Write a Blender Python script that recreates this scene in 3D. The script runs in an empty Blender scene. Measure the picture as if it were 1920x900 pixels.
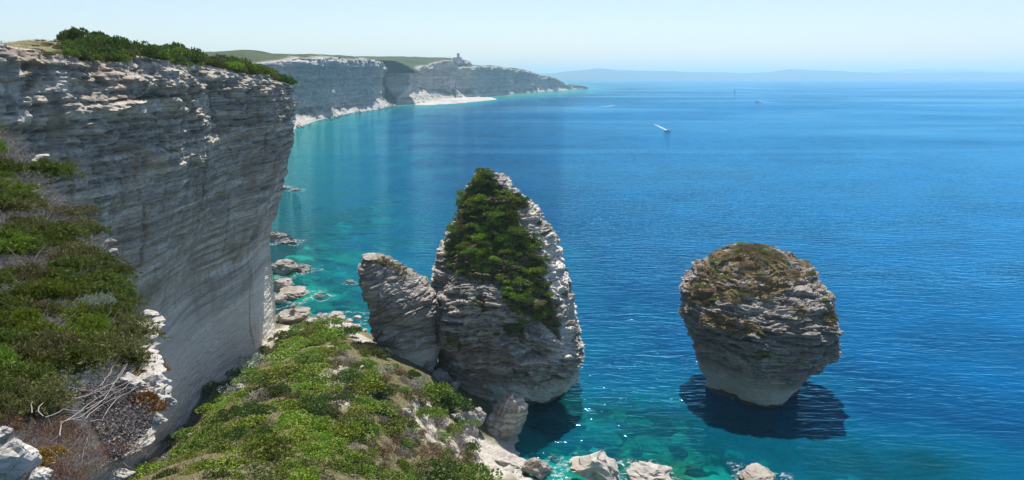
import bpy, math, random
import numpy as np
from mathutils import Vector

R = math.radians
scene = bpy.context.scene
COL = scene.collection

# ------------------------------------------------------------------ camera, sky, sun, exposure
H, F, HY = 60.0, 1371.0, 143.0            # eye height above the sea, focal length in photo pixels, horizon row
TH = math.atan((450.0 - HY) / F)
cam = bpy.data.cameras.new('camera'); camo = bpy.data.objects.new('camera', cam); COL.objects.link(camo)
cam.sensor_width = 36.0; cam.lens = F / 1920.0 * 36.0
cam.clip_start = 0.2; cam.clip_end = 90000.0
camo.location = (0, 0, H); camo.rotation_euler = (math.pi / 2 - TH, 0, 0)
scene.camera = camo

SUN_AZ, SUN_EL = R(6), R(64)
world = bpy.data.worlds.new('World'); scene.world = world; world.use_nodes = True
wn = world.node_tree.nodes; wl = world.node_tree.links
bg = wn['Background']
sky = wn.new('ShaderNodeTexSky'); sky.sky_type = 'NISHITA'; sky.sun_disc = False
sky.sun_elevation = SUN_EL; sky.sun_rotation = SUN_AZ
sky.altitude = 60; sky.air_density = 1.0; sky.dust_density = 0.6; sky.ozone_density = 2.2
tint = wn.new('ShaderNodeMix'); tint.data_type = 'RGBA'; tint.blend_type = 'MULTIPLY'; tint.inputs[0].default_value = 1.0
wl.new(sky.outputs[0], tint.inputs[6]); tint.inputs[7].default_value = (1.02, 0.975, 1.02, 1)      # white balance of the photograph
wl.new(tint.outputs[2], bg.inputs[0]); bg.inputs[1].default_value = 0.092
sd = bpy.data.lights.new('sun', 'SUN'); so = bpy.data.objects.new('sun', sd); COL.objects.link(so)
sd.energy = 5.0; sd.angle = R(0.53); sd.color = (1.0, 0.95, 0.87)
tosun = Vector((math.sin(SUN_AZ) * math.cos(SUN_EL), math.cos(SUN_AZ) * math.cos(SUN_EL), math.sin(SUN_EL)))
so.rotation_euler = tosun.to_track_quat('Z', 'Y').to_euler(); so.location = (0, 0, 300)
vs = scene.view_settings
vs.view_transform = 'Standard'; vs.look = 'None'; vs.exposure = 0.62; vs.gamma = 1.0
scene.cycles.max_bounces = 7; scene.cycles.transparent_max_bounces = 16
scene.cycles.volume_bounces = 1
scene.cycles.sample_clamp_indirect = 6.0

# ------------------------------------------------------------------ photo geometry
CT, ST = math.cos(TH), math.sin(TH)
def ray(px, py):
    a, b = (px - 960) / F, (450 - py) / F
    return a, CT + b * ST, -ST + b * CT
def PZ(px, py, z):
    d = ray(px, py); t = (z - H) / d[2]; return np.array([d[0] * t, d[1] * t, z])
def PY(px, py, Y):
    d = ray(px, py); t = Y / d[1]; return np.array([d[0] * t, Y, H + d[2] * t])
def proj(P):
    x, y, z = P[:, 0], P[:, 1], P[:, 2] - H
    w = y * CT - z * ST; w = np.where(w < 0.1, 0.1, w)
    return 960 + F * x / w, 450 - F * (y * ST + z * CT) / w
def inpoly(px, py, poly):
    r = np.zeros(px.shape, bool); n = len(poly); j = n - 1
    for i in range(n):
        xi, yi = poly[i]; xj, yj = poly[j]
        if yi != yj:
            c = ((yi > py) != (yj > py)) & (px < (xj - xi) * (py - yi) / (yj - yi) + xi)
            r ^= c
        j = i
    return r

# ------------------------------------------------------------------ noise
def _h(ix, iy, iz, seed):
    h = (ix.astype(np.uint32) * np.uint32(73856093)) ^ (iy.astype(np.uint32) * np.uint32(19349663)) ^ (iz.astype(np.uint32) * np.uint32(83492791)) ^ np.uint32((seed * 2654435761) & 0xffffffff)
    h ^= h >> np.uint32(15); h *= np.uint32(2246822519); h ^= h >> np.uint32(13); h *= np.uint32(3266489917); h ^= h >> np.uint32(16)
    return h.astype(np.float32) * np.float32(2.0 / 4294967295.0) - np.float32(1)
def noise(x, y, z, seed=0):
    x, y, z = np.broadcast_arrays(np.asarray(x, np.float32), np.asarray(y, np.float32), np.asarray(z, np.float32))
    fx, fy, fz = np.floor(x), np.floor(y), np.floor(z)
    ix, iy, iz = fx.astype(np.int64), fy.astype(np.int64), fz.astype(np.int64)
    tx, ty, tz = x - fx, y - fy, z - fz
    tx = tx * tx * (3 - 2 * tx); ty = ty * ty * (3 - 2 * ty); tz = tz * tz * (3 - 2 * tz)
    def c(a, b, d): return _h(ix + a, iy + b, iz + d, seed)
    x00 = c(0,0,0) * (1 - tx) + c(1,0,0) * tx; x10 = c(0,1,0) * (1 - tx) + c(1,1,0) * tx
    x01 = c(0,0,1) * (1 - tx) + c(1,0,1) * tx; x11 = c(0,1,1) * (1 - tx) + c(1,1,1) * tx
    return (x00 * (1 - ty) + x10 * ty) * (1 - tz) + (x01 * (1 - ty) + x11 * ty) * tz
def fbm(x, y, z, seed=0, o=4, g=0.5):
    s = 0; a = 1.0; f = 1.0; t = 0
    for k in range(o):
        s = s + a * noise(np.asarray(x) * f, np.asarray(y) * f, np.asarray(z) * f, seed + k * 31); t += a; a *= g; f *= 2.07
    return s / t
def strata(zz, s, seed, tmin, tmax, fs, zlo=-60, zhi=160):
    """bedded rock: each bed sticks out by its own amount; returns protrusion, joint notch, bed tone"""
    rg = np.random.RandomState(seed); b = [zlo]
    while b[-1] < zhi: b.append(b[-1] + tmin + (tmax - tmin) * rg.rand() ** 2)
    b = np.array(b); th = np.diff(b); i = np.clip(np.searchsorted(b, zz) - 1, 0, len(th) - 1)
    fr = (zz - b[i]) / th[i]
    p = noise(s * fs, i * 7.31, 0, seed) * 0.6 + noise(s * fs * 3.1, i * 5.17, 3, seed + 1) * 0.4
    p = 0.55 * p + 0.45 * np.round(noise(s * fs * 5.0, i * 3.7, 9, seed + 2) * 2.2) / 2.2
    e = np.minimum(fr, 1 - fr) * th[i]
    notch = np.exp(-(e / 0.09) ** 2)
    return p, notch, rg.rand(len(th))[i]
def worley(x, y, z, seed):
    """fractured blocks: random value of the nearest cell and distance to its border"""
    x, y, z = (np.asarray(q, np.float32).ravel() for q in (x, y, z))
    ix, iy, iz = (np.floor(q).astype(np.int64) for q in (x, y, z))
    f1 = np.full(x.shape, 9.0, np.float32); f2 = f1.copy(); val = np.zeros_like(x)
    for a in (-1, 0, 1):
        for b in (-1, 0, 1):
            for c in (-1, 0, 1):
                jx, jy, jz = ix + a, iy + b, iz + c
                d = (jx + 0.5 + 0.42 * _h(jx, jy, jz, seed) - x) ** 2 + (jy + 0.5 + 0.42 * _h(jx, jy, jz, seed + 1) - y) ** 2 + (jz + 0.5 + 0.42 * _h(jx, jy, jz, seed + 2) - z) ** 2
                m = d < f1; f2 = np.where(m, f1, np.minimum(f2, d)); val = np.where(m, _h(jx, jy, jz, seed + 3), val); f1 = np.where(m, d, f1)
    return val, np.sqrt(f2) - np.sqrt(f1)
def unit(v): return v / (np.linalg.norm(v, axis=1, keepdims=True) + 1e-9)
def sstep(a, b, x):
    t = np.clip((x - a) / (b - a), 0, 1); return t * t * (3 - 2 * t)

# ------------------------------------------------------------------ mesh helpers
def link(o, parent=None):
    COL.objects.link(o)
    if parent is not None: o.parent = parent
    return o
def mesh_np(name, V, Fq, mats, smooth=False, attrs=None, fmat=None):
    V = np.asarray(V, np.float32); Fq = np.asarray(Fq, np.int32)
    me = bpy.data.meshes.new(name); k = Fq.shape[1]; nf = len(Fq)
    me.vertices.add(len(V)); me.vertices.foreach_set('co', V.ravel())
    me.loops.add(nf * k); me.loops.foreach_set('vertex_index', Fq.ravel())
    me.polygons.add(nf); me.polygons.foreach_set('loop_start', np.arange(0, nf * k, k, dtype=np.int32))
    if fmat is not None: me.polygons.foreach_set('material_index', np.asarray(fmat, np.int32))
    me.polygons.foreach_set('use_smooth', np.full(nf, smooth))
    for m in (mats if isinstance(mats, (list, tuple)) else [mats]): me.materials.append(m)
    for a, arr in (attrs or {}).items():
        at = me.attributes.new(a, 'FLOAT', 'POINT'); at.data.foreach_set('value', np.asarray(arr, np.float32).ravel())
    me.update(calc_edges=True); me.validate()
    return me
def grid_faces(nr, nc, wrap=False):
    r = np.arange(nr - 1)[:, None]; c = np.arange(nc if wrap else nc - 1)[None, :]
    c2 = (c + 1) % nc
    return np.stack([r * nc + c, r * nc + c2, (r + 1) * nc + c2, (r + 1) * nc + c], -1).reshape(-1, 4)
def ob(name, me, parent=None, loc=None, rot=None, sc=None):
    o = bpy.data.objects.new(name, me); link(o, parent)
    if loc is not None: o.location = loc
    if rot is not None: o.rotation_euler = rot
    if sc is not None: o.scale = sc if isinstance(sc, (tuple, list)) else (sc, sc, sc)
    return o
def tag(o, label, cat, group=None):
    o['label'] = label; o['category'] = cat
    if group: o['group'] = group
    return o
def struct(o, label=None):
    o['kind'] = 'structure'
    if label: o['label'] = label
    return o
def vnormals(V, nr, nc, wrap=False):
    G = V.reshape(nr, nc, 3)
    if wrap: du = np.roll(G, -1, 1) - np.roll(G, 1, 1)
    else: du = np.gradient(G, axis=1)
    dv = np.gradient(G, axis=0)
    n = np.cross(du, dv); n /= np.linalg.norm(n, axis=2, keepdims=True) + 1e-9
    return n.reshape(-1, 3)

# ------------------------------------------------------------------ materials
class NT:
    def __init__(s, name):
        s.m = bpy.data.materials.new(name); s.m.use_nodes = True
        s.n = s.m.node_tree.nodes; s.l = s.m.node_tree.links
        s.out = s.n['Material Output']; s.b = s.n['Principled BSDF']
    def N(s, t, **kw):
        n = s.n.new(t)
        for k, v in kw.items():
            if k in n.inputs: s.set(n.inputs[k], v)
            else: setattr(n, k, v)
        return n
    def set(s, i, v):
        if hasattr(v, 'is_output'): s.l.new(v, i)
        else: i.default_value = v
    def pos(s): return s.N('ShaderNodeNewGeometry').outputs['Position']
    def obj(s): return s.N('ShaderNodeTexCoord').outputs['Object']
    def attr(s, n): return s.N('ShaderNodeAttribute', attribute_name=n).outputs['Fac']
    def map(s, v, scale): 
        n = s.N('ShaderNodeMapping'); s.l.new(v, n.inputs['Vector']); n.inputs['Scale'].default_value = scale; return n.outputs[0]
    def noise(s, v, scale, detail=4, rough=0.55, dist=0.0):
        n = s.N('ShaderNodeTexNoise'); s.l.new(v, n.inputs['Vector']); n.inputs['Scale'].default_value = scale
        n.inputs['Detail'].default_value = detail; n.inputs['Roughness'].default_value = rough; n.inputs['Distortion'].default_value = dist
        return n.outputs['Fac']
    def ramp(s, f, stops, interp='LINEAR'):
        n = s.N('ShaderNodeValToRGB'); s.l.new(f, n.inputs[0]); cr = n.color_ramp; cr.interpolation = interp
        while len(cr.elements) < len(stops): cr.elements.new(0.5)
        for e, (p, c) in zip(cr.elements, stops):
            e.position = p; e.color = (c, c, c, 1) if isinstance(c, (int, float)) else (c[0], c[1], c[2], 1)
        return n.outputs[0]
    def mix(s, f, a, b, mode='MIX'):
        n = s.N('ShaderNodeMix', data_type='RGBA', blend_type=mode)
        for k, v in ((0, f), (6, a), (7, b)):
            if isinstance(v, tuple): v = (v[0], v[1], v[2], 1)
            s.set(n.inputs[k], v)
        return n.outputs[2]
    def math(s, op, a, b=0.0, c=None):
        n = s.N('ShaderNodeMath', operation=op); s.set(n.inputs[0], a); s.set(n.inputs[1], b)
        if c is not None: s.set(n.inputs[2], c)
        return n.outputs[0]
    def bump(s, h, strength, dist):
        n = s.N('ShaderNodeBump'); s.set(n.inputs['Height'], h); n.inputs['Strength'].default_value = strength; n.inputs['Distance'].default_value = dist
        s.l.new(n.outputs[0], s.b.inputs['Normal']); return n.outputs[0]

def rock_mat(name, pale, grey, dark, warm, k=1.0, soil=None, veg=None, bump=0.5, band=1.0, stainz=False, coord='pos'):
    t = NT(name); p = t.pos() if coord == 'pos' else t.obj()
    bands = t.noise(t.map(p, (0.05 * k, 0.05 * k, 1.3 * k)), 1.0, 6, 0.65, 0.4)
    blot = t.noise(p, 0.16 * k, 6, 0.6)
    streak = t.noise(t.map(p, (0.6 * k, 0.6 * k, 0.035 * k)), 1.0, 5, 0.6)
    fine = t.noise(t.map(p, (1.5 * k, 1.5 * k, 5.0 * k)), 1.0, 6, 0.7)
    tone = t.attr('tone')
    c = t.mix(t.ramp(bands, [(0.36, 0.0), (0.62, band)]), pale, grey)
    c = t.mix(t.ramp(blot, [(0.47, 0.0), (0.68, 0.75)]), c, warm)
    c = t.mix(t.math('MULTIPLY', t.ramp(streak, [(0.52, 0.0), (0.72, 0.55)]), t.attr('stain')), c, dark)
    c = t.mix(t.math('MULTIPLY', t.ramp(fine, [(0.5, 0.0), (0.75, 0.7)]), 0.8), c, dark)
    c = t.mix(1.0, c, t.ramp(tone, [(0.0, 0.28), (0.3, 0.62), (1.0, 1.0)]), 'MULTIPLY')
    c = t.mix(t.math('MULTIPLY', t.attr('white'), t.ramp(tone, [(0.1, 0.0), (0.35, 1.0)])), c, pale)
    if soil:
        n2 = t.noise(p, 0.9 * k, 5, 0.65)
        sc_ = t.mix(t.ramp(n2, [(0.35, 0.0), (0.65, 1.0)]), soil, veg)
        c = t.mix(t.attr('soil'), c, sc_)
    t.l.new(c, t.b.inputs['Base Color']); t.b.inputs['Roughness'].default_value = 0.92
    t.b.inputs['Specular IOR Level'].default_value = 0.15
    h = t.math('ADD', t.math('MULTIPLY', fine, 0.6), t.math('MULTIPLY', bands, 0.8))
    t.bump(h, bump, 0.5 / k)
    return t.m

PALE, GREY, DARK, WARM = (0.52, 0.49, 0.44), (0.27, 0.25, 0.225), (0.10, 0.09, 0.08), (0.36, 0.31, 0.25)
M = {}
M['wall'] = rock_mat('cliff_limestone', (0.66, 0.61, 0.53), (0.30, 0.262, 0.222), (0.075, 0.066, 0.058), (0.36, 0.275, 0.205), 1.0, (0.26, 0.21, 0.13), (0.09, 0.11, 0.035))
M['stack'] = rock_mat('stack_limestone', (0.56, 0.53, 0.475), (0.215, 0.195, 0.172), (0.06, 0.055, 0.05), (0.27, 0.225, 0.18), 1.3, (0.17, 0.13, 0.07), (0.06, 0.075, 0.025))
M['grain'] = rock_mat('islet_limestone', (0.42, 0.39, 0.345), (0.18, 0.163, 0.142), (0.06, 0.052, 0.045), (0.24, 0.195, 0.155), 1.3, (0.21, 0.145, 0.085), (0.115, 0.10, 0.045))
M['far'] = rock_mat('far_limestone', (0.52, 0.49, 0.445), (0.34, 0.315, 0.28), (0.13, 0.12, 0.10), (0.40, 0.36, 0.31), 0.25, (0.065, 0.072, 0.026), (0.032, 0.052, 0.016))
M['white_rock'] = rock_mat('white_limestone', (0.52, 0.49, 0.44), (0.36, 0.33, 0.29), (0.12, 0.105, 0.09), (0.42, 0.37, 0.30), 3.0, coord='pos')
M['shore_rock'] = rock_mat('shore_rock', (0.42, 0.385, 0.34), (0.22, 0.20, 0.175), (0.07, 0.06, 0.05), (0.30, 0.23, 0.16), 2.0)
M['wet_rock'] = rock_mat('submerged_rock', (0.24, 0.21, 0.13), (0.09, 0.085, 0.05), (0.05, 0.07, 0.05), (0.26, 0.25, 0.15), 2.0)
M['hill'] = rock_mat('far_hill', (0.07, 0.075, 0.05), (0.045, 0.05, 0.035), (0.03, 0.035, 0.025), (0.06, 0.06, 0.04), 0.02)

def ground_mat(name, a, b, c_, k, pale=(0.55, 0.51, 0.45)):
    t = NT(name); p = t.pos()
    n1 = t.noise(p, 0.35 * k, 6, 0.65); n2 = t.noise(p, 2.2 * k, 5, 0.7)
    c = t.mix(t.ramp(n1, [(0.35, 0.0), (0.65, 1.0)]), a, b)
    c = t.mix(t.ramp(n2, [(0.42, 0.0), (0.68, 0.9)]), c, c_)
    c = t.mix(t.math('MULTIPLY', t.attr('bare'), t.ramp(n2, [(0.3, 1.0), (0.75, 0.45)])), c, pale)
    t.l.new(c, t.b.inputs['Base Color']); t.b.inputs['Roughness'].default_value = 0.95; t.b.inputs['Specular IOR Level'].default_value = 0.1
    t.bump(t.math('ADD', n1, n2), 0.7, 0.4 / k)
    return t.m
M['spur'] = ground_mat('spur_ground', (0.125, 0.11, 0.055), (0.075, 0.085, 0.028), (0.21, 0.175, 0.11), 1.0)
M['ledge'] = ground_mat('ledge_ground', (0.085, 0.065, 0.045), (0.05, 0.05, 0.025), (0.16, 0.135, 0.11), 4.0)
M['seabed'] = ground_mat('seabed_sand', (0.26, 0.28, 0.16), (0.04, 0.055, 0.03), (0.02, 0.03, 0.015), 0.55, (0.5, 0.5, 0.36))

def leaf_mat(name, a, b, c_, trans=0.25, rough=0.55):
    t = NT(name); g = t.N('ShaderNodeNewGeometry'); oi = t.N('ShaderNodeObjectInfo')
    c = t.ramp(g.outputs['Random Per Island'], [(0.0, a), (0.55, b), (1.0, c_)])
    hs = t.N('ShaderNodeHueSaturation'); t.l.new(c, hs.inputs['Color'])
    t.l.new(t.math('MULTIPLY_ADD', oi.outputs['Random'], 0.05, 0.475), hs.inputs['Hue'])
    t.l.new(t.math('MULTIPLY_ADD', oi.outputs['Random'], 0.5, 0.75), hs.inputs['Value'])
    t.l.new(hs.outputs[0], t.b.inputs['Base Color']); t.b.inputs['Roughness'].default_value = rough
    t.b.inputs['Specular IOR Level'].default_value = 0.2
    tr = t.N('ShaderNodeBsdfTranslucent'); t.l.new(hs.outputs[0], tr.inputs[0])
    mx = t.N('ShaderNodeMixShader'); mx.inputs[0].default_value = trans
    t.l.new(t.b.outputs[0], mx.inputs[1]); t.l.new(tr.outputs[0], mx.inputs[2]); t.l.new(mx.outputs[0], t.out.inputs[0])
    return t.m
M['leaf_dark'] = leaf_mat('dark_green_leaves', (0.062, 0.105, 0.016), (0.081, 0.132, 0.019), (0.108, 0.153, 0.024))
M['leaf_mid'] = leaf_mat('green_leaves', (0.103, 0.162, 0.014), (0.132, 0.201, 0.017), (0.172, 0.226, 0.022))
M['leaf_bright'] = leaf_mat('bright_green_leaves', (0.135, 0.205, 0.012), (0.17, 0.25, 0.014), (0.205, 0.275, 0.019))
M['leaf_olive'] = leaf_mat('olive_leaves', (0.113, 0.114, 0.037), (0.132, 0.134, 0.042), (0.149, 0.140, 0.050))
M['leaf_near'] = leaf_mat('juniper_leaves', (0.045, 0.068, 0.012), (0.088, 0.120, 0.018), (0.165, 0.175, 0.034))
M['leaf_grey'] = leaf_mat('dry_grey_twigs', (0.15, 0.125, 0.105), (0.21, 0.185, 0.16), (0.30, 0.27, 0.24), 0.05)
M['leaf_brown'] = leaf_mat('dry_brown_leaves', (0.14, 0.085, 0.045), (0.19, 0.125, 0.065), (0.25, 0.17, 0.09), 0.15)
M['leaf_sage'] = leaf_mat('silver_sage_leaves', (0.22, 0.26, 0.19), (0.30, 0.345, 0.26), (0.38, 0.42, 0.33), 0.15)
M['leaf_ice'] = leaf_mat('red_green_succulent_leaves', (0.12, 0.15, 0.025), (0.25, 0.12, 0.025), (0.32, 0.09, 0.035), 0.15, 0.35)
M['leaf_heath'] = leaf_mat('reddish_heath_leaves', (0.16, 0.10, 0.065), (0.22, 0.12, 0.085), (0.20, 0.15, 0.08), 0.1)
M['leaf_straw'] = leaf_mat('straw_grass', (0.22, 0.16, 0.08), (0.30, 0.22, 0.11), (0.18, 0.15, 0.06), 0.2)
M['leaf_litter'] = leaf_mat('grey_leaf_litter', (0.06, 0.05, 0.045), (0.13, 0.11, 0.10), (0.22, 0.195, 0.18), 0.0)
def plain(name, c, rough=0.6, var=0.15, k=3.0):
    t = NT(name); n = t.noise(t.obj(), k, 4, 0.6)
    t.l.new(t.mix(t.ramp(n, [(0.3, 0.0), (0.7, 1.0)]), tuple(v * (1 - var) for v in c), tuple(min(1, v * (1 + var)) for v in c)), t.b.inputs['Base Color'])
    t.b.inputs['Roughness'].default_value = rough
    return t.m
M['bark'] = plain('bark', (0.13, 0.10, 0.08), 0.9)
M['dead_wood'] = plain('weathered_dead_wood', (0.27, 0.24, 0.215), 0.9, 0.25)
M['white_paint'] = plain('white_paint', (0.78, 0.78, 0.76), 0.4, 0.04)
M['boat_dark'] = plain('dark_boat_paint', (0.05, 0.06, 0.08), 0.3)
M['sail'] = plain('sail_cloth', (0.10, 0.11, 0.14), 0.8)
M['plaster'] = plain('station_plaster', (0.52, 0.50, 0.46), 0.9)
M['dark_glass'] = plain('dark_glass', (0.03, 0.035, 0.04), 0.2)
def foam_mat():
    t = NT('sea_foam'); n = t.noise(t.pos(), 1.3, 6, 0.75)
    t.b.inputs['Base Color'].default_value = (0.8, 0.82, 0.82, 1); t.b.inputs['Roughness'].default_value = 0.8
    t.l.new(t.math('MULTIPLY', t.ramp(n, [(0.5, 0.0), (0.68, 1.0)]), t.attr('foam')), t.b.inputs['Alpha'])
    return t.m
M['foam'] = foam_mat()
def wake_mat():
    t = NT('wake_foam'); n = t.noise(t.pos(), 0.35, 5, 0.7)
    t.b.inputs['Base Color'].default_value = (0.8, 0.82, 0.82, 1); t.b.inputs['Roughness'].default_value = 0.8
    t.l.new(t.math('MULTIPLY', t.ramp(n, [(0.36, 0.0), (0.56, 1.0)]), t.attr('foam')), t.b.inputs['Alpha'])
    return t.m
M['wake'] = wake_mat()

# ------------------------------------------------------------------ near cliff wall with its plateau
def build_wall():
    ds = 0.24
    # plan of the rim: straight along the view, a rounded corner, then inland
    ys = np.arange(30, 152, ds); xs = np.full_like(ys, -45.0)
    xs += np.where(ys < 52, -(52 - ys) ** 2 * 0.012, 0)
    a = np.linspace(0, math.pi / 2 * 0.93, 50)[1:]; r = 7.0
    cx, cy = xs[-1] - r, ys[-1]
    xs = np.concatenate([xs, cx + r * np.cos(a)]); ys = np.concatenate([ys, cy + r * np.sin(a)])
    d = np.array([-math.sin(a[-1]), math.cos(a[-1])]); st = np.arange(1, 130) * 0.6
    xs = np.concatenate([xs, xs[-1] + d[0] * st]); ys = np.concatenate([ys, ys[-1] + d[1] * st])
    s = np.concatenate([[0], np.cumsum(np.hypot(np.diff(xs), np.diff(ys)))])
    tx, ty = np.gradient(xs, s), np.gradient(ys, s); L = np.hypot(tx, ty); nx, ny = ty / L, -tx / L
    nx = np.convolve(np.pad(nx, 8, 'edge'), np.ones(17) / 17, 'valid'); ny = np.convolve(np.pad(ny, 8, 'edge'), np.ones(17) / 17, 'valid')
    ztop = np.interp(ys, [30, 66, 83, 110, 126, 138, 146, 152, 159, 220], [63.2, 62.6, 62.0, 61.2, 60.9, 60.0, 58.4, 57.2, 56.4, 57]) + 0.5 * noise(s * 0.12, 0, 0, 5) + 0.35 * noise(s * 0.5, 0, 0, 6)
    NZ = 300; NP = 60
    v = np.linspace(0, 1, NZ); z = -2 + (ztop[None] + 2) * v[:, None]
    S = np.broadcast_to(s[None], z.shape); 
    off = np.interp(z, [-2, 2, 8, 20, 26, 33, 42, 50, 61], [-5.0, -5.4, -6.2, -6.8, -7.0, -4.6, -2.2, -0.4, 0])
    off = off + 0.9 * noise(S * 0.06, z * 0.07, 1, 11)
    cw = sstep(0, 1, (S - 90) / 60)
    up = sstep(24, 42, z); up2 = sstep(44, 52, z)
    butt = 1.7 * noise(S * 0.055, z * 0.012, 0, 12) + 0.8 * noise(S * 0.16, z * 0.03, 0, 13)
    zz = z + 0.035 * S * 0 + 1.6 * noise(S * 0.03, z * 0.05, 0, 14) + 0.25 * noise(S * 0.25, z * 0.2, 0, 15)
    p1, j1, t1 = strata(zz, S, 21, 0.35, 1.5, 0.12)
    p2, j2, t2 = strata(zz, S, 22, 1.6, 5.5, 0.05)
    patch = sstep(0.05, 0.5, noise(S * 0.06, z * 0.09, 4, 16) + 0.45 * noise(S * 0.2, z * 0.3, 4, 17))
    amp = 0.06 + 0.10 * up + 0.42 * up2 * (0.45 + patch)
    d = off + butt * (0.45 + 0.55 * up) + amp * p1 * 1.3 + (0.12 + 0.45 * up) * p2 - j1 * (0.05 + 0.16 * up2 + 0.06 * up) - j2 * 0.22 * (0.3 + up)
    # broken, stepped-back patches that catch the sun (where the photo shows them)
    P0 = np.stack([xs[None] + nx[None] * d, ys[None] + ny[None] * d, z], -1).reshape(-1, 3)
    px, py = proj(P0); wob = 9 * noise(px * 0.03, py * 0.05, 0, 18)
    polys = [([(92,118),(118,112),(128,190),(112,200),(98,160)], 1.5), ([(108,165),(160,160),(240,172),(258,205),(200,212),(110,215)], 2.6),
             ([(92,258),(118,255),(140,300),(132,325),(100,290)], 2.0), ([(135,112),(190,118),(180,126),(130,124)], 1.5), ([(98,212),(170,220),(168,242),(130,238)], 1.6),
             ([(250,175),(270,190),(280,225),(262,232)], 1.2), ([(222,250),(255,240),(258,275),(232,285)], 1.6), ([(385,150),(425,152),(430,180),(462,208),(455,228),(412,195)], 2.8),
             ([(375,125),(420,128),(415,145),(380,145)], 1.5), ([(480,205),(505,220),(515,250),(492,252)], 1.8), ([(520,180),(545,205),(540,215),(528,205)], 1.5), ([(490,285),(520,288),(518,305),(495,300)], 1.6),
             ([(220,135),(300,135),(305,150),(225,150)], 1.2), ([(0,128),(25,130),(45,160),(10,150)], 1.3), ([(280,170),(312,178),(310,215),(285,195)], 1.2)]
    step = np.zeros(len(px))
    for pl, k in polys:
        m = inpoly(px + wob, py + wob * 0.5, pl)
        ylo = max(q[1] for q in pl); yhi = min(q[1] for q in pl)
        step += m * k * np.clip((py - yhi) / (ylo - yhi) - 0.35, -0.4, 1)
    step = step.reshape(z.shape)
    k = np.array([1, 2, 3, 2, 1]) / 9.0
    for ax in (0, 1): step = np.apply_along_axis(lambda q: np.convolve(q, k, 'same'), ax, step)
    ps, js, ts = strata(zz, S, 23, 0.3, 0.7, 0.3)
    d = d + step * 0.75 + np.abs(step) * 0.35 * ps
    d += 0.14 * fbm(S * 0.9, z * 2.2, 0, 19, 3) * (0.35 + up)
    ca, ea = worley(S / 4.2 + 0.2 * noise(S * 0.4, z * 0.4, 0, 30), zz / 1.25, 0 * z, 31); cb, eb = worley(S / 1.7, zz / 0.5, 0 * z, 32)
    ca, ea, cb, eb = (q.reshape(z.shape) for q in (ca, ea, cb, eb))
    d += (0.10 + 0.18 * up + 0.35 * up2) * (0.7 * ca + 0.4 * cb - 0.4 * np.exp(-(ea / 0.05) ** 2) - 0.2 * np.exp(-(eb / 0.06) ** 2))
    crack = np.exp(-((S - 108 - 1.2 * np.sin(z * 0.35) - (z - 15) * 0.13) / 0.22) ** 2) * sstep(7, 9, z) * (1 - sstep(22, 24, z))
    d -= 0.9 * crack
    cave = sstep(0.42, 0.6, noise(S * 0.11, z * 0.30, 3, 33)) * sstep(24, 30, z); d -= 0.9 * cave
    for sc_, wd, zl, zh in ((46, 0.3, 30, 58), (63, 0.25, 26, 50), (82, 0.35, 34, 60), (97, 0.22, 28, 47)):
        d -= 0.8 * np.exp(-((S - sc_ - 1.5 * noise(z * 0.12, sc_, 0, 34) - 0.5 * noise(z * 0.6, sc_, 0, 35)) / wd) ** 2) * sstep(zl, zl + 3, z) * (1 - sstep(zh - 3, zh, z))
    # round the rim
    d -= 1.6 * sstep(0.965, 1.0, v)[:, None] ** 2 * (0.6 + 0.4 * noise(S * 0.3, 0, 0, 24))
    X = xs[None] + nx[None] * d; Y = ys[None] + ny[None] * d
    # plateau
    w = np.linspace(0, 1, NP + 1)[1:] ** 1.8 * 120
    dl = d[-1][None] - w[:, None]
    PXx = xs[None] + nx[None] * dl; PYy = ys[None] + ny[None] * dl
    zi = ztop[None] + np.minimum(w, 14)[:, None] * 0.05 + 0.9 * sstep(0, 25, w)[:, None] * fbm(PXx * 0.05, PYy * 0.05, 0, 25, 3) + 0.12 * fbm(PXx * 0.8, PYy * 0.8, 0, 26, 2)
    hill = np.exp(-((PYy - 100) / 22) ** 2 - ((PXx + 58) / 9) ** 2) * 1.6 + np.exp(-((PYy - 75) / 8) ** 2 - ((PXx + 56) / 6) ** 2) * 0.8
    zi = zi + hill
    V = np.concatenate([np.stack([X, Y, z], -1), np.stack([PXx, PYy, zi], -1)], 0)
    nr, nc = V.shape[:2]; V = V.reshape(-1, 3)
    tone = np.concatenate([np.clip(0.4 + 0.6 * (0.6 * t1 + 0.4 * t2) - 0.35 * j1 * up + (0.15 * ca + 0.1 * cb) * up, 0, 1), np.ones_like(zi)], 0)
    tone = np.maximum(tone, sstep(26, 14, np.concatenate([z, zi], 0)) * 0.9)
    tone = tone * (1 - 0.8 * np.concatenate([crack, 0 * zi], 0))
    white = np.concatenate([sstep(30, 12, z + 6 * noise(S * 0.03, z * 0.08, 0, 27) + 3 * noise(S * 0.05, z * 0.5, 0, 28)) * 0.72, 0 * zi], 0)
    stain = np.concatenate([sstep(14, 28, z), 0 * zi], 0)
    so_ = sstep(-0.1, 0.35, fbm(PXx * 0.12, PYy * 0.12, 0, 29, 3) + sstep(0, 8, w)[:, None] * 0.5)
    soil = np.concatenate([0 * z, so_], 0)
    me = mesh_np('near_cliff', V, grid_faces(nr, nc), M['wall'], False, dict(tone=tone, white=white, stain=stain, soil=soil))
    o = struct(ob('near_cliff', me), 'shaded banded limestone cliff falling to the sea on the left')
    return V[NZ * nc:].reshape(NP, nc, 3)
PLAT = build_wall()

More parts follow.
